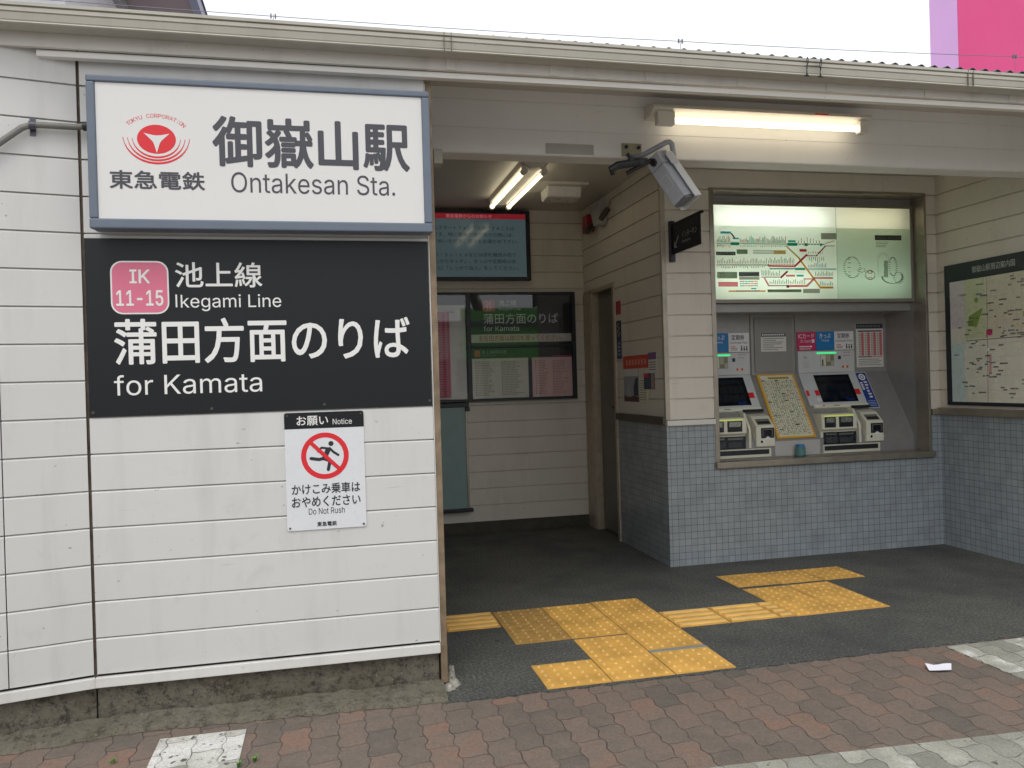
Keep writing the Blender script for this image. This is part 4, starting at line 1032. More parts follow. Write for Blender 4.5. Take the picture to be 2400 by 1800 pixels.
# ------------------------------------------------------------------ ticket machines
def machine(x0, label):
    """pale ticket machine whose left edge is at x0; 0.505 m wide"""
    r = thing("ticket_machine", (x0+0.25, 5.46, 0.718), label, "ticket machine", "ticket machines in the wall alcove")
    F = FRONT(5.7445); X = lambda d: x0+d
    b = MB(); b.box(X(0.0), 5.745, 1.336, X(0.505), 5.7618, 1.508); b.build("head_unit", M_MACH, r, bevel=0.003)
    b = MB(); b.rect(F, X(0.165), 1.484, X(0.340), 1.497, 0.0006); b.build("status_light", M_GREENLED, r)
    b = MB(); b.rect(F, X(0.197), 1.388, X(0.318), 1.478, 0.0006, 0); b.rect(F, X(0.20), 1.391, X(0.245), 1.475, 0.0012, 1); b.rect(F, X(0.21), 1.391, X(0.222), 1.44, 0.0016, 3); b.rect(F, X(0.25), 1.42, X(0.285), 1.475, 0.0012, 2); b.rect(F, X(0.29), 1.391, X(0.315), 1.43, 0.0012, 2)
    b.build("status_window", [P("window_tan", '#8a8672', 0.15, var=0.1), P("window_pale", '#d8d6c8', 0.2, var=0), P("window_mid", '#b0ad98', 0.2, var=0), M_DARK], r)
    b = MB(); b.rect(F, X(0.355), 1.438, X(0.381), 1.466, 0.0006); b.build("sensor", M_DARK, r)
    b = MB(); b.text(F, "751", X(0.042), 1.447, X(0.078), 1.468, 0.0008, 0)
    for k in range(5):
        for q in range(6): b.rect(F, X(0.040+q*0.009), 1.375+k*0.012, X(0.044+q*0.009), 1.379+k*0.012, 0.0006, 2)
    b.disc(F, X(0.412), 1.492, 0.005, 0.0006, 1, 12); b.text(F, "東急電鉄", X(0.420), 1.487, X(0.468), 1.497, 0.0008, 1)
    b.rect(F, X(0.405), 1.466, X(0.458), 1.470, 0.0006, 2); b.rect(F, X(0.385), 1.364, X(0.470), 1.392, 0.0006, 3); b.rect(F, X(0.39), 1.368, X(0.405), 1.388, 0.0012, 4); b.rect(F, X(0.43), 1.368, X(0.445), 1.388, 0.0012, 4)
    b.build("head_print", [M_DARKPRINT, M_STEELPRINT, M_GREYPRINT, P("sticker_cream", '#cfc5bb', 0.5, var=0), M_ORANGERED], r)
    # service labels
    for a0, a1, m, nm in ((0.0,0.165,M_LPINK,'p'),(0.168,0.331,M_LBLUE,'b'),(0.334,0.507,M_LWHITE,'w')):
        b = MB(); b.box(X(a0), 5.754, 1.515, X(a1), 5.7618, 1.662, 0); FLb = FRONT(5.754)
        if nm == 'p':
            b.text(FLb, "ICカード", X(0.012), 1.610, X(0.152), 1.648, 0.0008, 1); b.text(FLb, "IC Card", X(0.03), 1.578, X(0.118), 1.598, 0.0008, 1); b.rect(FLb, X(0.13),1.575,X(0.153),1.602,0.0006,1)
            b.rect(FLb, X(0.02),1.541,X(0.105),1.549,0.0006,1); b.rect(FLb, X(0.11),1.539,X(0.13),1.551,0.0006,1); b.rect(FLb, X(0.02),1.524,X(0.12),1.529,0.0006,1)
        elif nm == 'b':
            b.text(FLb, "きっぷ", X(0.20), 1.610, X(0.30), 1.648, 0.0008, 1, 0.01); b.text(FLb, "Ticket", X(0.215), 1.583, X(0.285), 1.600, 0.0008, 1)
        else:
            b.text(FLb, "定期券", X(0.358), 1.606, X(0.468), 1.648, 0.0008, 2, 0.01); b.text(FLb, "Commuter Pass", X(0.345), 1.578, X(0.495), 1.597, 0.0008, 2)
            b.rect(FLb, X(0.35),1.552,X(0.39),1.558,0.0006,3); b.rect(FLb, X(0.35),1.540,X(0.41),1.545,0.0006,3); b.rect(FLb, X(0.35),1.528,X(0.405),1.533,0.0006,4)
            for k, hh in enumerate((0.026,0.021,0.024)):
                b.disc(FLb, X(0.443+k*0.022), 1.525+hh+0.006, 0.006, 0.0006, 2, 10); b.rect(FLb, X(0.437+k*0.022), 1.523, X(0.449+k*0.022), 1.523+hh, 0.0006, 2)
        b.build("service_label", [m, M_WHITE_PRINT, M_DARKPRINT, M_ORANGERED, M_GREYPRINT], r)
    # sloped console: FS, v runs up the slope from 0 at the top edge down to -0.58
    b = MB(); b.fbox(FS, X(0.0), -0.300, 0.0005, X(0.505), -0.006, 0.014); b.build("console", M_MACH, r, bevel=0.003)
    b = MB(); b.fbox(FS, X(0.120), -0.276, 0.0142, X(0.436), -0.028, 0.0165, 0); b.build("touch_screen", M_BLACKGLASS, r, bevel=0.001)
    b = MB()
    for k in range(4):
        for q in range(2): b.rect(FS, X(0.145+k*0.068), -0.245+q*0.075, X(0.200+k*0.068), -0.185+q*0.075, 0.0168, 0)
    b.rect(FS, X(0.145), -0.085, X(0.40), -0.05, 0.0168, 0); b.rect(FS, X(0.33), -0.268, X(0.40), -0.235, 0.0168, 1)
    b.build("screen_keys", [P("screen_key", '#18202c', 0.1, var=0), P("screen_blue", '#142a63', 0.1, var=0)], r)
    for a0, a1 in ((0.005,0.030),(0.082,0.119),(0.4365,0.482)):
        b = MB(); b.rect(FS, X(a0), -0.214, X(a1), -0.165, 0.0146); b.build("red_mark", M_RED, r)
    b = MB(); b.rect(FS, X(0.080), -0.262, X(0.112), -0.232, 0.0146); b.build("receipt_label", M_LWHITE, r)
    # ledge under the screen, ivory cash unit
    b = MB(); b.fbox(FS, X(0.02), -0.330, 0.0005, X(0.500), -0.301, 0.030); b.build("console_ledge", M_IVORY, r, bevel=0.003)
    b = MB(); b.fbox(FS, X(0.035), -0.322, 0.0302, X(0.058), -0.309, 0.0316, 0); b.fbox(FS, X(0.095), -0.320, 0.0302, X(0.108), -0.311, 0.034, 1); b.fbox(FS, X(0.19), -0.318, 0.0302, X(0.24), -0.311, 0.0312, 2); b.build("ledge_buttons", [M_WHITE_PRINT, M_RED, M_GREYPRINT], r)
    b = MB(); b.fbox(FS, X(0.335), -0.346, 0.0305, X(0.507), -0.322, 0.034); b.build("ticket_slot", M_DARK, r, bevel=0.001)
    b = MB(); b.prism(Frame((X(0.0),0,0),(0,1,0),(0,0,1)), [(5.575,1.020),(5.470,1.020),(5.452,1.000),(5.448,0.905),(5.470,0.888),(5.470,0.740),(5.462,0.720),(5.500,0.720),(5.600,1.000)], 0.0, 0.300)
    b.build("cash_unit", M_IVORY, r, bevel=0.003)
    FU = FRONT(5.4475)
    for a0, a1 in ((0.022,0.115),(0.145,0.262)):
        b = MB(); b.box(X(a0), 5.4435, 0.918, X(a1), 5.4515, 0.998, 0); b.rect(FRONT(5.4433), X(a0+0.012), 0.955, X(a1-0.012), 0.992, 0.0004, 1); b.rect(FRONT(5.4433), X(a0+0.010), 0.925, X(a1-0.03), 0.950, 0.0004, 2)
        b.build("coin_flap", [M_DARK, P("flap_steel", '#9d9f98', 0.25, 0.6, var=0.1), P("flap_black", '#15171a', 0.3, var=0)], r, bevel=0.002)
    b = MB(); b.rect(FRONT(5.4515), X(0.018), 1.001, X(0.27), 1.010, 0.0004); b.build("coin_light", M_LIMELED if False else P("lime_strip", '#b9c24e', 0.4, var=0, emit='#c8d65a', es=0.35), r)
    b = MB(); b.box(X(0.020), 5.458, 0.790, X(0.296), 5.4695, 0.882, 0); b.box(X(0.03), 5.450, 0.860, X(0.12), 5.4575, 0.872, 1); b.box(X(0.145), 5.450, 0.858, X(0.27), 5.4575, 0.872, 1); b.box(X(0.15), 5.452, 0.80, X(0.26), 5.4575, 0.84, 2); b.box(X(0.03), 5.452, 0.80, X(0.13), 5.4575, 0.845, 2)
    b.build("change_tray", [P("tray_black", '#1f2226', 0.3, var=0.1), P("tray_steel", '#767a78', 0.3, 0.5, var=0.1), P("tray_grey", '#3a3e42', 0.3, var=0.1)], r, bevel=0.002)
    b = MB(); b.box(X(0.012), 5.455, 0.722, X(0.500), 5.4695, 0.786); b.build("base_panel", M_IVORY, r, bevel=0.002)
    b = MB(); b.box(X(0.018), 5.450, 0.744, X(0.480), 5.4545, 0.779); b.build("bottom_slot", M_DARK, r, bevel=0.002)
    # banknote unit that sticks out on the right
    b = MB(); b.prism(Frame((X(0.372),0,0),(0,1,0),(0,0,1)), [(5.600,1.040),(5.520,1.022),(5.440,0.948),(5.440,0.800),(5.470,0.792),(5.60,0.90)], 0.0, 0.152)
    b.build("banknote_unit", M_IVORY, r, bevel=0.004)
    b = MB(); b.prism(Frame((X(0.318),0,0),(0,1,0),(0,0,1)), [(5.600,1.060),(5.535,1.050),(5.452,0.93),(5.452,0.792),(5.470,0.788),(5.60,0.90)], 0.0, 0.020)
    b.build("side_cheek", M_IVORY, r, bevel=0.003)
    FBn = FRONT(5.4395)
    b = MB(); b.rect(FBn, X(0.410), 0.862, X(0.518), 0.938, 0.0006, 0); 
    for rect_ in ((0.424,0.876,0.428,0.928),(0.500,0.876,0.504,0.928),(0.424,0.924,0.504,0.928)): b.rect(FBn, X(rect_[0]), rect_[1], X(rect_[2]), rect_[3], 0.0012, 1)
    b.rect(FBn, X(0.434), 0.880, X(0.494), 0.920, 0.0012, 2); b.poly(FBn, [(X(0.43),0.852),(X(0.464),0.876),(X(0.50),0.852)], 0.0018, 3); b.disc(FBn, X(0.415), 0.836, 0.010, 0.0006, 2, 14)
    b.build("banknote_mouth", [M_NAVY, M_GREYPRINT, M_BLACKGLASS, M_WHITE_PRINT], r)
    FTop = Frame(V(0,5.520,1.022), (1,0,0), V(0,0.08,0.074)); 
    b = MB(); b.fbox(FTop, X(0.392), -0.09, 0.0004, X(0.505), -0.03, 0.002, 0); b.fbox(FTop, X(0.40), -0.082, 0.0021, X(0.497), -0.056, 0.003, 1); b.build("receipt_slot", [M_GREYPRINT, M_DARK], r)
    return r
mA = machine(3.629, "ticket machine with pink, blue and white labels, right of the yellow fare chart")
mB = copy_tree(mA); mB.location.x -= 0.926
mB["label"] = "ticket machine half hidden by the steel frame, left of the yellow fare chart"

# fare chart on the slope between the machines
FCt = thing("fare_chart", (3.42, 5.6, 1.0), "sloping yellow framed fare chart between the two ticket machines", "chart")
b = MB(); b.fbox(FS, 3.262, -0.566, 0.0006, 3.586, -0.006, 0.012); b.build("chart_frame", M_YELLOWFR, FCt, bevel=0.002)
b = MB(); b.fbox(FS, 3.276, -0.552, 0.0121, 3.572, -0.020, 0.0132); b.build("chart_sheet", M_CREAMPAPER, FCt)
b = MB(); rr = random.Random(9)
for i in range(15):
    u = 3.290+i*0.0185; b.rect(FS, u, -0.54, u+0.0030, -0.06, 0.0136, 0)
for k in range(33):
    v = -0.54+k*0.0145
    b.rect(FS, 3.288, v, 3.56, v+0.0010, 0.0139, 0)
    for i in range(15):
        if rr.random() < 0.42: b.rect(FS, 3.293+i*0.0185, v+0.004, 3.293+i*0.0185+rr.uniform(0.006,0.013), v+0.010, 0.0139, rr.choice([1,1,1,0,3,4]))
for u, v in ((3.284,-0.07),(3.40,-0.07),(3.42,-0.19),(3.43,-0.25),(3.44,-0.35),(3.45,-0.46),(3.284,-0.26),(3.29,-0.38),(3.30,-0.50)):
    b.rect(FS, u, v, u+0.03, v+0.008, 0.0142, 2)
b.rect(FS, 3.40, -0.50, 3.404, -0.07, 0.0142, 0); b.rect(FS, 3.35, -0.052, 3.53, -0.034, 0.0136, 5)
for k in range(26): b.rect(FS, 3.276, -0.55+k*0.0205, 3.286, -0.538+k*0.0205, 0.0136, 4); b.rect(FS, 3.562, -0.55+k*0.0205, 3.572, -0.538+k*0.0205, 0.0136, 4)
b.build("chart_print", [P("chart_green", '#7e9075', 0.6, var=0), P("chart_ink", '#4b4f45', 0.6, var=0), M_DARKPRINT, P("chart_red", '#b0604f', 0.6, var=0), P("chart_orange", '#d4973e', 0.6, var=0), P("chart_yellow_ink", '#a88a3a', 0.6, var=0)], FCt)
kp = MB(); kp.box(3.236, 5.4575, 0.7195, 3.612, 5.4635, 0.832); kp.build("kick_panel", P("white_kick_panel", '#b9b7b4', 0.4, var=0.06), BLD, bevel=0.002)
JR = thing("small_jar", (3.41, 5.425, 0.718), "little blue and green jar standing on the steel sill", "jar")
b = MB(); b.tube([(3.425,5.425,0.7185),(3.425,5.425,0.722),(3.425,5.425,0.775),(3.425,5.425,0.788)], [0.034,0.038,0.038,0.030], 20); b.build("jar_body", P("teal_pattern", '#5f8d8a', 0.3, var=0.45, vs=60), JR)
b = MB(); b.tube([(3.425,5.425,0.7885),(3.425,5.425,0.804)], 0.030, 20); b.build("lid", P("jar_blue", '#2f7fc0', 0.35, var=0.1), JR)
# paper on the service panel, price poster, blue sticker
FBk = FRONT(5.7518)
r = sheet("panel_notice", FBk, 3.312, 1.512, 3.530, 1.660, M_PAPER, "white paper with grey heading on the panel between the machines", "notice")
b = MB(); b.rect(FBk, 3.313, 1.628, 3.529, 1.659, 0.0021, 0)
for k, l in enumerate((0.95,0.6,0.9,0.85,0.5,0.9,0.7)): b.rect(FBk, 3.325, 1.612-k*0.0145, 3.325+0.195*l, 1.617-k*0.0145, 0.0021, 1)
for k in range(11): b.rect(FBk, 3.322+k*0.018, 1.638, 3.334+k*0.018, 1.650, 0.0026, 2)
b.build("print", [P("heading_grey", '#58595b', 0.6, var=0), M_GREYPRINT, M_LWHITE], r)
FBp = FRONT(5.7608)
r = sheet("price_table", FBp, 4.162, 1.369, 4.410, 1.722, M_PAPER, "price table with red columns on the alcove wall", "poster", 0.004)
b = MB(); b.rect(FBp, 4.163, 1.680, 4.409, 1.721, 0.0046, 0); b.rect(FBp, 4.178, 1.655, 4.398, 1.666, 0.0046, 0)
for i in range(4):
    b.rect(FBp, 4.182+i*0.056, 1.462, 4.205+i*0.056, 1.650, 0.0046, 3); b.rect(FBp, 4.206+i*0.056, 1.462, 4.232+i*0.056, 1.650, 0.0046, 1)
    for k in range(13): b.rect(FBp, 4.184+i*0.056, 1.466+k*0.0142, 4.201+i*0.056, 1.4715+k*0.0142, 0.0052, 2); b.rect(FBp, 4.209+i*0.056, 1.466+k*0.0142, 4.229+i*0.056, 1.4715+k*0.0142, 0.0052, 4)
b.rect(FBp, 4.178, 1.449, 4.30, 1.457, 0.0046, 0); b.rect(FBp, 4.30, 1.449, 4.398, 1.457, 0.0047, 1)
for k in range(4): b.rect(FBp, 4.180, 1.385+k*0.015, 4.39-0.02*(k%2), 1.390+k*0.015, 0.0046, 2)
for k in range(9): b.rect(FBp, 4.175+k*0.024, 1.694, 4.191+k*0.024, 1.706, 0.0052, 2)
b.build("print", [P("table_heading", '#3b3b45', 0.6, var=0), P("table_red", '#d07f86', 0.6, var=0), M_GREYPRINT, P("table_pale", '#cfd0c4', 0.6, var=0), P("table_dark_red", '#b5525c', 0.6, var=0)], r)
r = thing("blue_sticker", (4.19, 5.68, 1.2), "slanting navy blue sticker with white ring on the machine side", "sticker")
b = MB(); b.fbox(FS, 4.138, -0.335, 0.0006, 4.236, -0.006, 0.003, 1); b.build("backing", [M_PAPER, M_WHITE_PRINT], r)
b = MB(); b.rect(FS, 4.142, -0.331, 4.232, -0.010, 0.0034, 0); b.ring(FS, 4.187, -0.052, 0.017, 0.030, 0.0038, 1, 24); b.disc(FS, 4.187, -0.052, 0.010, 0.0038, 1, 14)
rr = random.Random(2)
for k in range(6):
    b.rect(FS, 4.150, -0.112-k*0.019, 4.172, -0.099-k*0.019, 0.0038, 1 if k < 4 else 0); b.rect(FS, 4.186, -0.107-k*0.027, 4.205+rr.uniform(0,0.01), -0.092-k*0.027, 0.0038, 1)
for k in range(4): b.rect(FS, 4.155, -0.275-k*0.014, 4.22, -0.269-k*0.014, 0.0038, 2)
b.build("print", [M_BLUESTICK, M_WHITE_PRINT, P("sticker_light_blue", '#8fa6cf', 0.5, var=0)], r)

# ------------------------------------------------------------------ area map on the right wall
AM = thing("area_map", (4.54, 4.7, 1.065), "framed area map with dark heading on the right wall of the porch", "map")
FA = SIDE(XR)
b = MB(); e = 3.95
b.fbox(FA, -5.204, 1.066, 0.0005, -e, 2.105, 0.020, 0); b.build("backing_board", M_NAVY, AM, bevel=0.002)
b = MB(); b.fbox(FA, -5.150, 1.092, 0.0202, -e-0.03, 1.976, 0.0212); b.build("map_sheet", P("map_paper", '#dcdaca', 0.25, var=0.06, vs=5), AM)
b = MB(); rr = random.Random(31); W0 = 0.0218
MA = [P("map_lilac", '#cdc4c8', 0.3, var=0.05), P("map_green", '#c3c9a2', 0.3, var=0.05), P("map_blue", '#c2d5d4', 0.3, var=0.05), P("map_beige", '#cfc8b2', 0.3, var=0.05), P("map_leaf", '#86a04f', 0.3, var=0.1),
      P("map_ink", '#5f5c56', 0.4, var=0), P("map_road", '#8a8478', 0.4, var=0), P("map_pink", '#c2306c', 0.4, var=0), P("map_pale_road", '#cfc9b6', 0.4, var=0), P("map_blue_ink", '#3f6f9a', 0.4, var=0), P("map_rail_pink", '#cf9a9a', 0.4, var=0)]
b.rect(FA, -5.149, 1.63, -5.01, 1.974, W0, 0); b.rect(FA, -5.149, 1.093, -5.02, 1.52, W0, 2)
b.rect(FA, -5.008, 1.55, -4.82, 1.974, W0, 1); b.rect(FA, -4.818, 1.55, -e-0.03, 1.974, W0, 3); b.rect(FA, -4.40, 1.093, -e-0.03, 1.54, W0, 2)
for i in range(9):
    u = -5.0+i*0.115+rr.uniform(-.02,.02); b.line(FA, u, 1.094, u+rr.uniform(-.05,.05), 1.973, 0.003, W0+0.0004, 8)
for k in range(12):
    v = 1.12+k*0.072+rr.uniform(-.01,.01); b.line(FA, -5.148, v, -e-0.03, v+rr.uniform(-.05,.05), 0.003, W0+0.0005, 8)
b.line(FA, -5.0, 1.535, -e-0.03, 1.545, 0.006, W0+0.0008, 6); b.line(FA, -4.815, 1.094, -4.80, 1.974, 0.004, W0+0.0009, 6)
b.line(FA, -4.79, 1.30, -4.785, 1.43, 0.020, W0+0.001, 10)
b.poly(FA, [(-4.98,1.64),(-4.90,1.63),(-4.86,1.72),(-4.84,1.76),(-4.90,1.74),(-4.97,1.71)], W0+0.001, 4); b.disc(FA, -4.47, 1.69, 0.035, W0+0.001, 4, 9); b.disc(FA, -4.90, 1.82, 0.02, W0+0.001, 4, 8)
b.disc(FA, -4.785, 1.585, 0.024, W0+0.0014, 7, 14); b.rect(FA, -4.815, 1.55, -4.805, 1.60, W0+0.0013, 7)
for i in range(170):
    u = rr.uniform(-5.13,-4.05); v = rr.uniform(1.12,1.95); n = rr.randint(2,6)
    c = 9 if rr.random() < 0.12 else 5
    for q in range(n): b.rect(FA, u+q*0.011, v, u+q*0.011+0.008, v+0.0095, W0+0.0016+i*0.000004, c)
b.build("map_print", MA, AM)
b = MB(); b.text(FA, "御嶽山駅周辺案内図", -4.934, 2.018, -4.560, 2.066, 0.0206, 0, 0.005); b.build("lettering", P("soft_white_print", '#b4b6b6', 0.5, var=0), AM)
b = MB()
for u in (-4.80,): b.tube([FA.p(u,1.462,0.0212),FA.p(u,1.462,0.030)], 0.010, 12)
b.build("pin", M_WHITE_PRINT, AM)

# ------------------------------------------------------------------ tactile tiles
def dot_mesh(L=0.294, Wd=0.295):
    a = MB(); a.box(0,0,-0.004,L,Wd,0.0035,0)
    for i in range(5):
        for k in range(5):
            cx, cy = L*(0.1+0.2*i), Wd*(0.1+0.2*k); n = 12; rb, rt_ = 0.0115, 0.0065
            a.add([(cx+rb*cos(2*pi*q/n), cy+rb*sin(2*pi*q/n), 0.0035) for q in range(n)] + [(cx+rt_*cos(2*pi*q/n), cy+rt_*sin(2*pi*q/n), 0.0085) for q in range(n)],
                  [(q,(q+1)%n,n+(q+1)%n,n+q) for q in range(n)], 0)
            a.add([(cx+rt_*cos(2*pi*q/n), cy+rt_*sin(2*pi*q/n), 0.0085) for q in range(n)], [tuple(range(n))], 1)
    return a
def bar_mesh(L=0.294, Wd=0.295):
    a = MB(); a.box(0,0,-0.004,L,Wd,0.0035,0)
    for k in range(4):
        cy = Wd*(0.125+0.25*k); x0, x1 = (0.012, L-0.012) if L > 0.2 else (0.008, L-0.004)
        pr = [(cy-0.017,0.0035),(cy-0.011,0.0085),(cy+0.011,0.0085),(cy+0.017,0.0035)]
        for (ya,za),(yb,zb),mi in ((pr[0],pr[1],0),(pr[1],pr[2],1),(pr[2],pr[3],0)): a.quad((x0,ya,za),(x1,ya,za),(x1,yb,zb),(x0,yb,zb),mi)
        a.add([(x0,*pr[0]),(x0,*pr[1]),(x0,*pr[2]),(x0,*pr[3])],[(0,3,2,1)][:1],0); a.add([(x1,*pr[0]),(x1,*pr[1]),(x1,*pr[2]),(x1,*pr[3])],[(0,1,2,3)],0)
    return a
dm = dot_mesh().build("tactile_tile", [M_YEL, M_YELTOP]); bm_ = bar_mesh().build("tactile_tile", [M_YEL, M_YELTOP]); sm_ = bar_mesh(0.083).build("tactile_tile", [M_YEL, M_YELTOP])
M_YEL_OLD = P("tactile_yellow_dirty", '#b08a4a', 0.65, var=0.3, vs=25, bump=0.1, bs=300); M_YELTOP_OLD = P("tactile_top_dirty", '#d2b184', 0.6, var=0.2, vs=40)
old = dot_mesh().build("tactile_tile", [M_YEL_OLD, M_YELTOP_OLD])
used = set()
def put(src, x, y, label, rz=0.0):
    o = src if src.name not in used else src.copy()
    if src.name in used: COL.objects.link(o)
    used.add(src.name); o.location = (x+random.uniform(-.0015,.0015), y+random.uniform(-.0015,.0015), 0.0); o.rotation_euler.z = rz + random.uniform(-.003,.003)
    tag(o, label, "tactile tile", "yellow tactile paving tiles")
X_, Y_ = 0.889, 3.390
put(dm, X_, Y_, "dotted yellow tile at the near left corner of the front group, touching the brown pavers")
put(dm, X_+0.3, Y_, "middle dotted yellow tile of the front row along the brown pavers")
put(dm, X_+0.6, Y_, "near right corner dotted yellow tile of the front row, beyond the grey gap")
put(dm, X_+0.3, Y_+0.303, "dotted yellow tile behind the middle tile of the front row")
put(dm, X_+0.3, Y_+0.620, "third dotted yellow tile back in the middle column of the front group")
put(dm, X_+0.3, Y_+0.921, "far dotted yellow tile in the middle column of the front group")
put(dm, X_+0.6, Y_+0.338, "dotted yellow tile just behind the grey gap in the front group")
put(dm, X_+0.6, Y_+0.638, "dotted yellow tile in the right column where the right guide bars join")
put(dm, X_+0.6, Y_+0.938, "far right corner dotted yellow tile of the front group")
put(old, X_, Y_+0.621, "dull worn dotted yellow tile standing alone left of the middle column")
put(old, X_, Y_+0.921, "dull worn dotted yellow tile next to the left guide bars")
put(bm_, 0.588, 4.325, "yellow guide bar tile leading out of the front group to the left")
put(bm_, 0.286, 4.325, "yellow guide bar tile half hidden behind the brown corner post")
put(bm_, 1.790, 4.010, "yellow guide bar tile joined to the right edge of the front group")
put(bm_, 2.090, 4.010, "yellow guide bar tile in the middle of the link between the groups")
put(sm_, 2.390, 4.010, "narrow cut piece of yellow guide bar before the rear group")
put(dm, 2.475, 4.004, "near left dotted yellow tile of the rear square of four")
put(dm, 2.775, 4.004, "near right dotted yellow tile of the rear square of four")
put(dm, 2.475, 4.304, "far left dotted yellow tile of the rear square of four")
put(dm, 2.775, 4.304, "far right dotted yellow tile of the rear square of four")
put(dm, 2.475, 4.655, "left dotted yellow tile of the rearmost row below the ticket window")
put(dm, 2.775, 4.645, "middle dotted yellow tile of the rearmost row below the ticket window")
put(dm, 3.075, 4.638, "right end dotted yellow tile of the rearmost row below the ticket window")
gs = MB(); gs.box(1.490, 3.692, -0.004, 1.788, 3.725, 0.002); tag(gs.build("gap_strip", P("grey_gap_mortar", '#8c8f86', 0.8, var=0.2, vs=30)), "thin grey mortar strip between two yellow tiles of the front group", "strip")

# ------------------------------------------------------------------ small things on the ground
pp = MB(); pts = [(2.562,3.096),(2.650,3.066),(2.690,3.112),(2.592,3.160)]
n = 6
def pq(s, t):
    a = Vector(pts[0]).lerp(Vector(pts[1]), s); c = Vector(pts[3]).lerp(Vector(pts[2]), s); q = a.lerp(c, t)
    return (q.x, q.y, 0.003 + 0.010*abs(sin(3*s+2*t))*t + 0.004*s)
for i in range(n):
    for k in range(n): pp.quad(pq(i/n,k/n), pq((i+1)/n,k/n), pq((i+1)/n,(k+1)/n), pq(i/n,(k+1)/n))
tag(pp.build("paper_scrap", P("bright_paper", '#e9e9f2', 0.6, var=0.02), smooth=True), "white scrap of paper lying on the brown pavers", "litter")
lm = MB(); rr = random.Random(5)
def lump(cx, cy, r, h):
    n = 11; ring_ = [(cx+r*rr.uniform(.75,1.2)*cos(2*pi*q/n), cy+r*rr.uniform(.75,1.2)*sin(2*pi*q/n), 0.0) for q in range(n)]
    mid = [(cx+(p[0]-cx)*0.6, cy+(p[1]-cy)*0.6, h*rr.uniform(.7,1.1)) for p in ring_]
    lm.add(ring_+mid+[(cx,cy,h*0.95)], [(q,(q+1)%n,n+(q+1)%n,n+q) for q in range(n)] + [(n+q,n+(q+1)%n,2*n) for q in range(n)])
for cx, cy, r, h in ((0.492,3.60,0.026,0.05),(0.500,3.56,0.030,0.030),(0.478,3.53,0.032,0.022),(0.43,3.518,0.034,0.018),(0.505,3.64,0.022,0.06),(0.40,3.47,0.05,0.014),(0.35,3.455,0.04,0.012)): lump(cx, cy, r, h)
tag(lm.build("mortar_lump", M_MORT, smooth=True), "crumbling pale mortar round the foot of the corner post", "mortar")
def weed(x, y, s, label, seed):
    r = thing("weed", (x, y, -0.004), label, "plant", "small weeds in the pavement joints")
    rr = random.Random(seed); a = MB()
    for k in range(16):
        an = rr.uniform(0, 2*pi); tl = rr.uniform(0.4, 1.0)*s; lean = rr.uniform(0.3, 1.0)
        bx, by = x+rr.uniform(-.006,.006), y+rr.uniform(-.006,.006)
        mid = V(bx+cos(an)*tl*lean*0.5, by+sin(an)*tl*lean*0.5, tl*0.5); tip = V(bx+cos(an)*tl*lean, by+sin(an)*tl*lean, tl*0.65)
        wv = V(-sin(an), cos(an), 0)*s*0.16
        a.quad(V(bx,by,-0.004)-wv*0.2, mid-wv, mid+wv, V(bx,by,-0.004)+wv*0.2); a.add([mid-wv, tip, mid+wv], [(0,1,2)])
    a.build("leaves", P("weed_green", (0.13,0.30,0.05), 0.6, var=0.3, vs=80), r)
weed(-0.80, 3.190, 0.020, "tiny green weed in the pavers left of the white painted patch", 1)
weed(-0.352, 3.03, 0.022, "tiny green weed at the right edge of the white painted patch", 2)
weed(-0.30, 3.055, 0.024, "tiny green weed in the brown pavers just right of the white painted patch", 3)

# ------------------------------------------------------------------ wire above the gutter
WR = thing("roof_wire", (1.7, 3.6, 2.88), "thin wire on little posts running above the gutter", "wire")
anch = [(-2.6, 2.955), (-0.184, 2.929), (1.692, 2.943), (3.605, 2.985), (5.6, 3.0)]
b = MB()
for (xa, za), (xb, zb) in zip(anch[:-1], anch[1:]):
    b.tube([(xa+(xb-xa)*t/8, 3.6, za+(zb-za)*t/8 - 0.006*sin(pi*t/8)) for t in range(9)], 0.0016, 6)
b.build("wire", P("wire_grey", '#7d7f86', 0.4, 0.6, var=0), WR)
for xa, za in anch[1:4]:
    b = MB(); b.tube([(xa,3.6,2.825),(xa,3.6,za+0.008)], 0.0013, 6)
    for s in (-0.009, 0.009): b.box(xa+s-0.003, 3.597, za-0.009, xa+s+0.003, 3.603, za+0.010)
    b.build("wire_clip", P("clip_grey", '#6a6b73', 0.4, 0.5, var=0), WR)

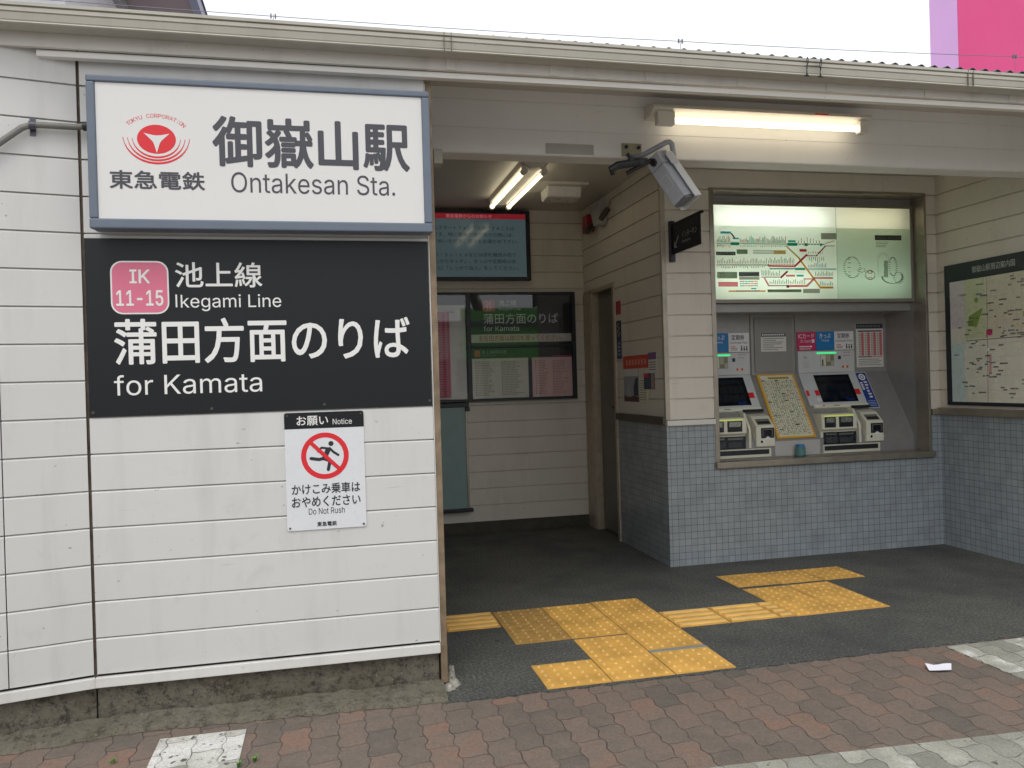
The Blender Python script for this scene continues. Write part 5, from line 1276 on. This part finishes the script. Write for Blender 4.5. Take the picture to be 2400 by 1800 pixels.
# ------------------------------------------------------------------ buildings behind
HB = thing("neighbour_house", (-4.0, 8.0, 0), "neighbouring house with pale wall and brown underside of the eaves behind the roof", "house")
b = MB(); b.box(-9, 7.6, 0, -2.10, 16, 5.598); b.build("wall", P("pale_render", '#d3d3d6', 0.7, var=0.12, vs=3), HB)
b = MB(); b.box(-2.099, 7.6, 5.47, -2.03, 16, 5.598); b.build("frieze_trim", P("grey_trim_render", '#9b9a9c', 0.7, var=0.1), HB)
b = MB(); b.box(-9.4, 7.1, 5.60, -1.36, 17, 5.66); b.build("eaves", P("brown_eaves", '#9a878b', 0.6, var=0.05), HB)
b = MB(); b.box(-1.359, 7.05, 5.575, -1.27, 17, 5.72); b.box(-9.4, 7.03, 5.575, -1.36, 7.098, 5.72); b.build("bargeboard", P("blue_grey_barge", '#8a8ca4', 0.5, var=0.05), HB)
b = MB(); b.prism(Frame((0,7.0,0),(1,0,0),(0,0,1)), [(-9.5,5.725),(-1.25,5.725),(-5.4,7.4)], -10, 0); b.build("roof", M_ROOF, HB)
PK = thing("pink_building", (24, 25, 0), "tall bright pink building with a lavender side standing behind the roof", "building")
M_PINKW = P("pink_wall", '#d2457f', 0.6, var=0.04, vs=0.6); M_LAV = P("lavender_wall", '#d5a6da', 0.6, var=0.04, vs=0.6)
b = MB(); b.box(22.62,25.0,0,36,26.4,24); b.build("wall", M_PINKW, PK)
b = MB(); b.box(22.60,25.02,0,22.6185,26.38,24); b.build("side_panel", M_LAV, PK)

# ------------------------------------------------------------------ other side of the street, behind the camera (seen in the glass and by the light)
OB = thing("street_house", (0, -16, 0), "row of plain low shop houses across the street", "house")
b = MB(); b.box(-30, -22, 0, 34, -16, 3.4); b.build("wall", P("street_render", '#d0ccc2', 0.8, var=0.2, vs=1), OB)
for i in range(16):
    x = -24+i*3.3
    b = MB(); b.box(x, -15.995, 0.1, x+2.0, -15.96, 2.2); b.box(x+2.3, -15.995, 1.0, x+2.9, -15.96, 2.2); b.build("window", P("street_glass", '#3a434a', 0.1, var=0.05), OB)
b = MB(); b.box(-30.3, -22.3, 3.4, 34.3, -15.6, 3.6); b.build("roof", M_ROOF, OB)
GB = thing("reflection_board", (6.4, -15.9, 2.0), "unseen green board added across the street to reflect in the case glass", "board")  # invented board out of view, added for the green reflection in the notice case
b = MB(); b.box(4.9, -15.95, 2.1, 7.9, -15.8, 4.1); b.build("board_face", P("reflection_green", (0.10, 0.45, 0.06), 0.5, var=0.1), GB, bevel=0.02)
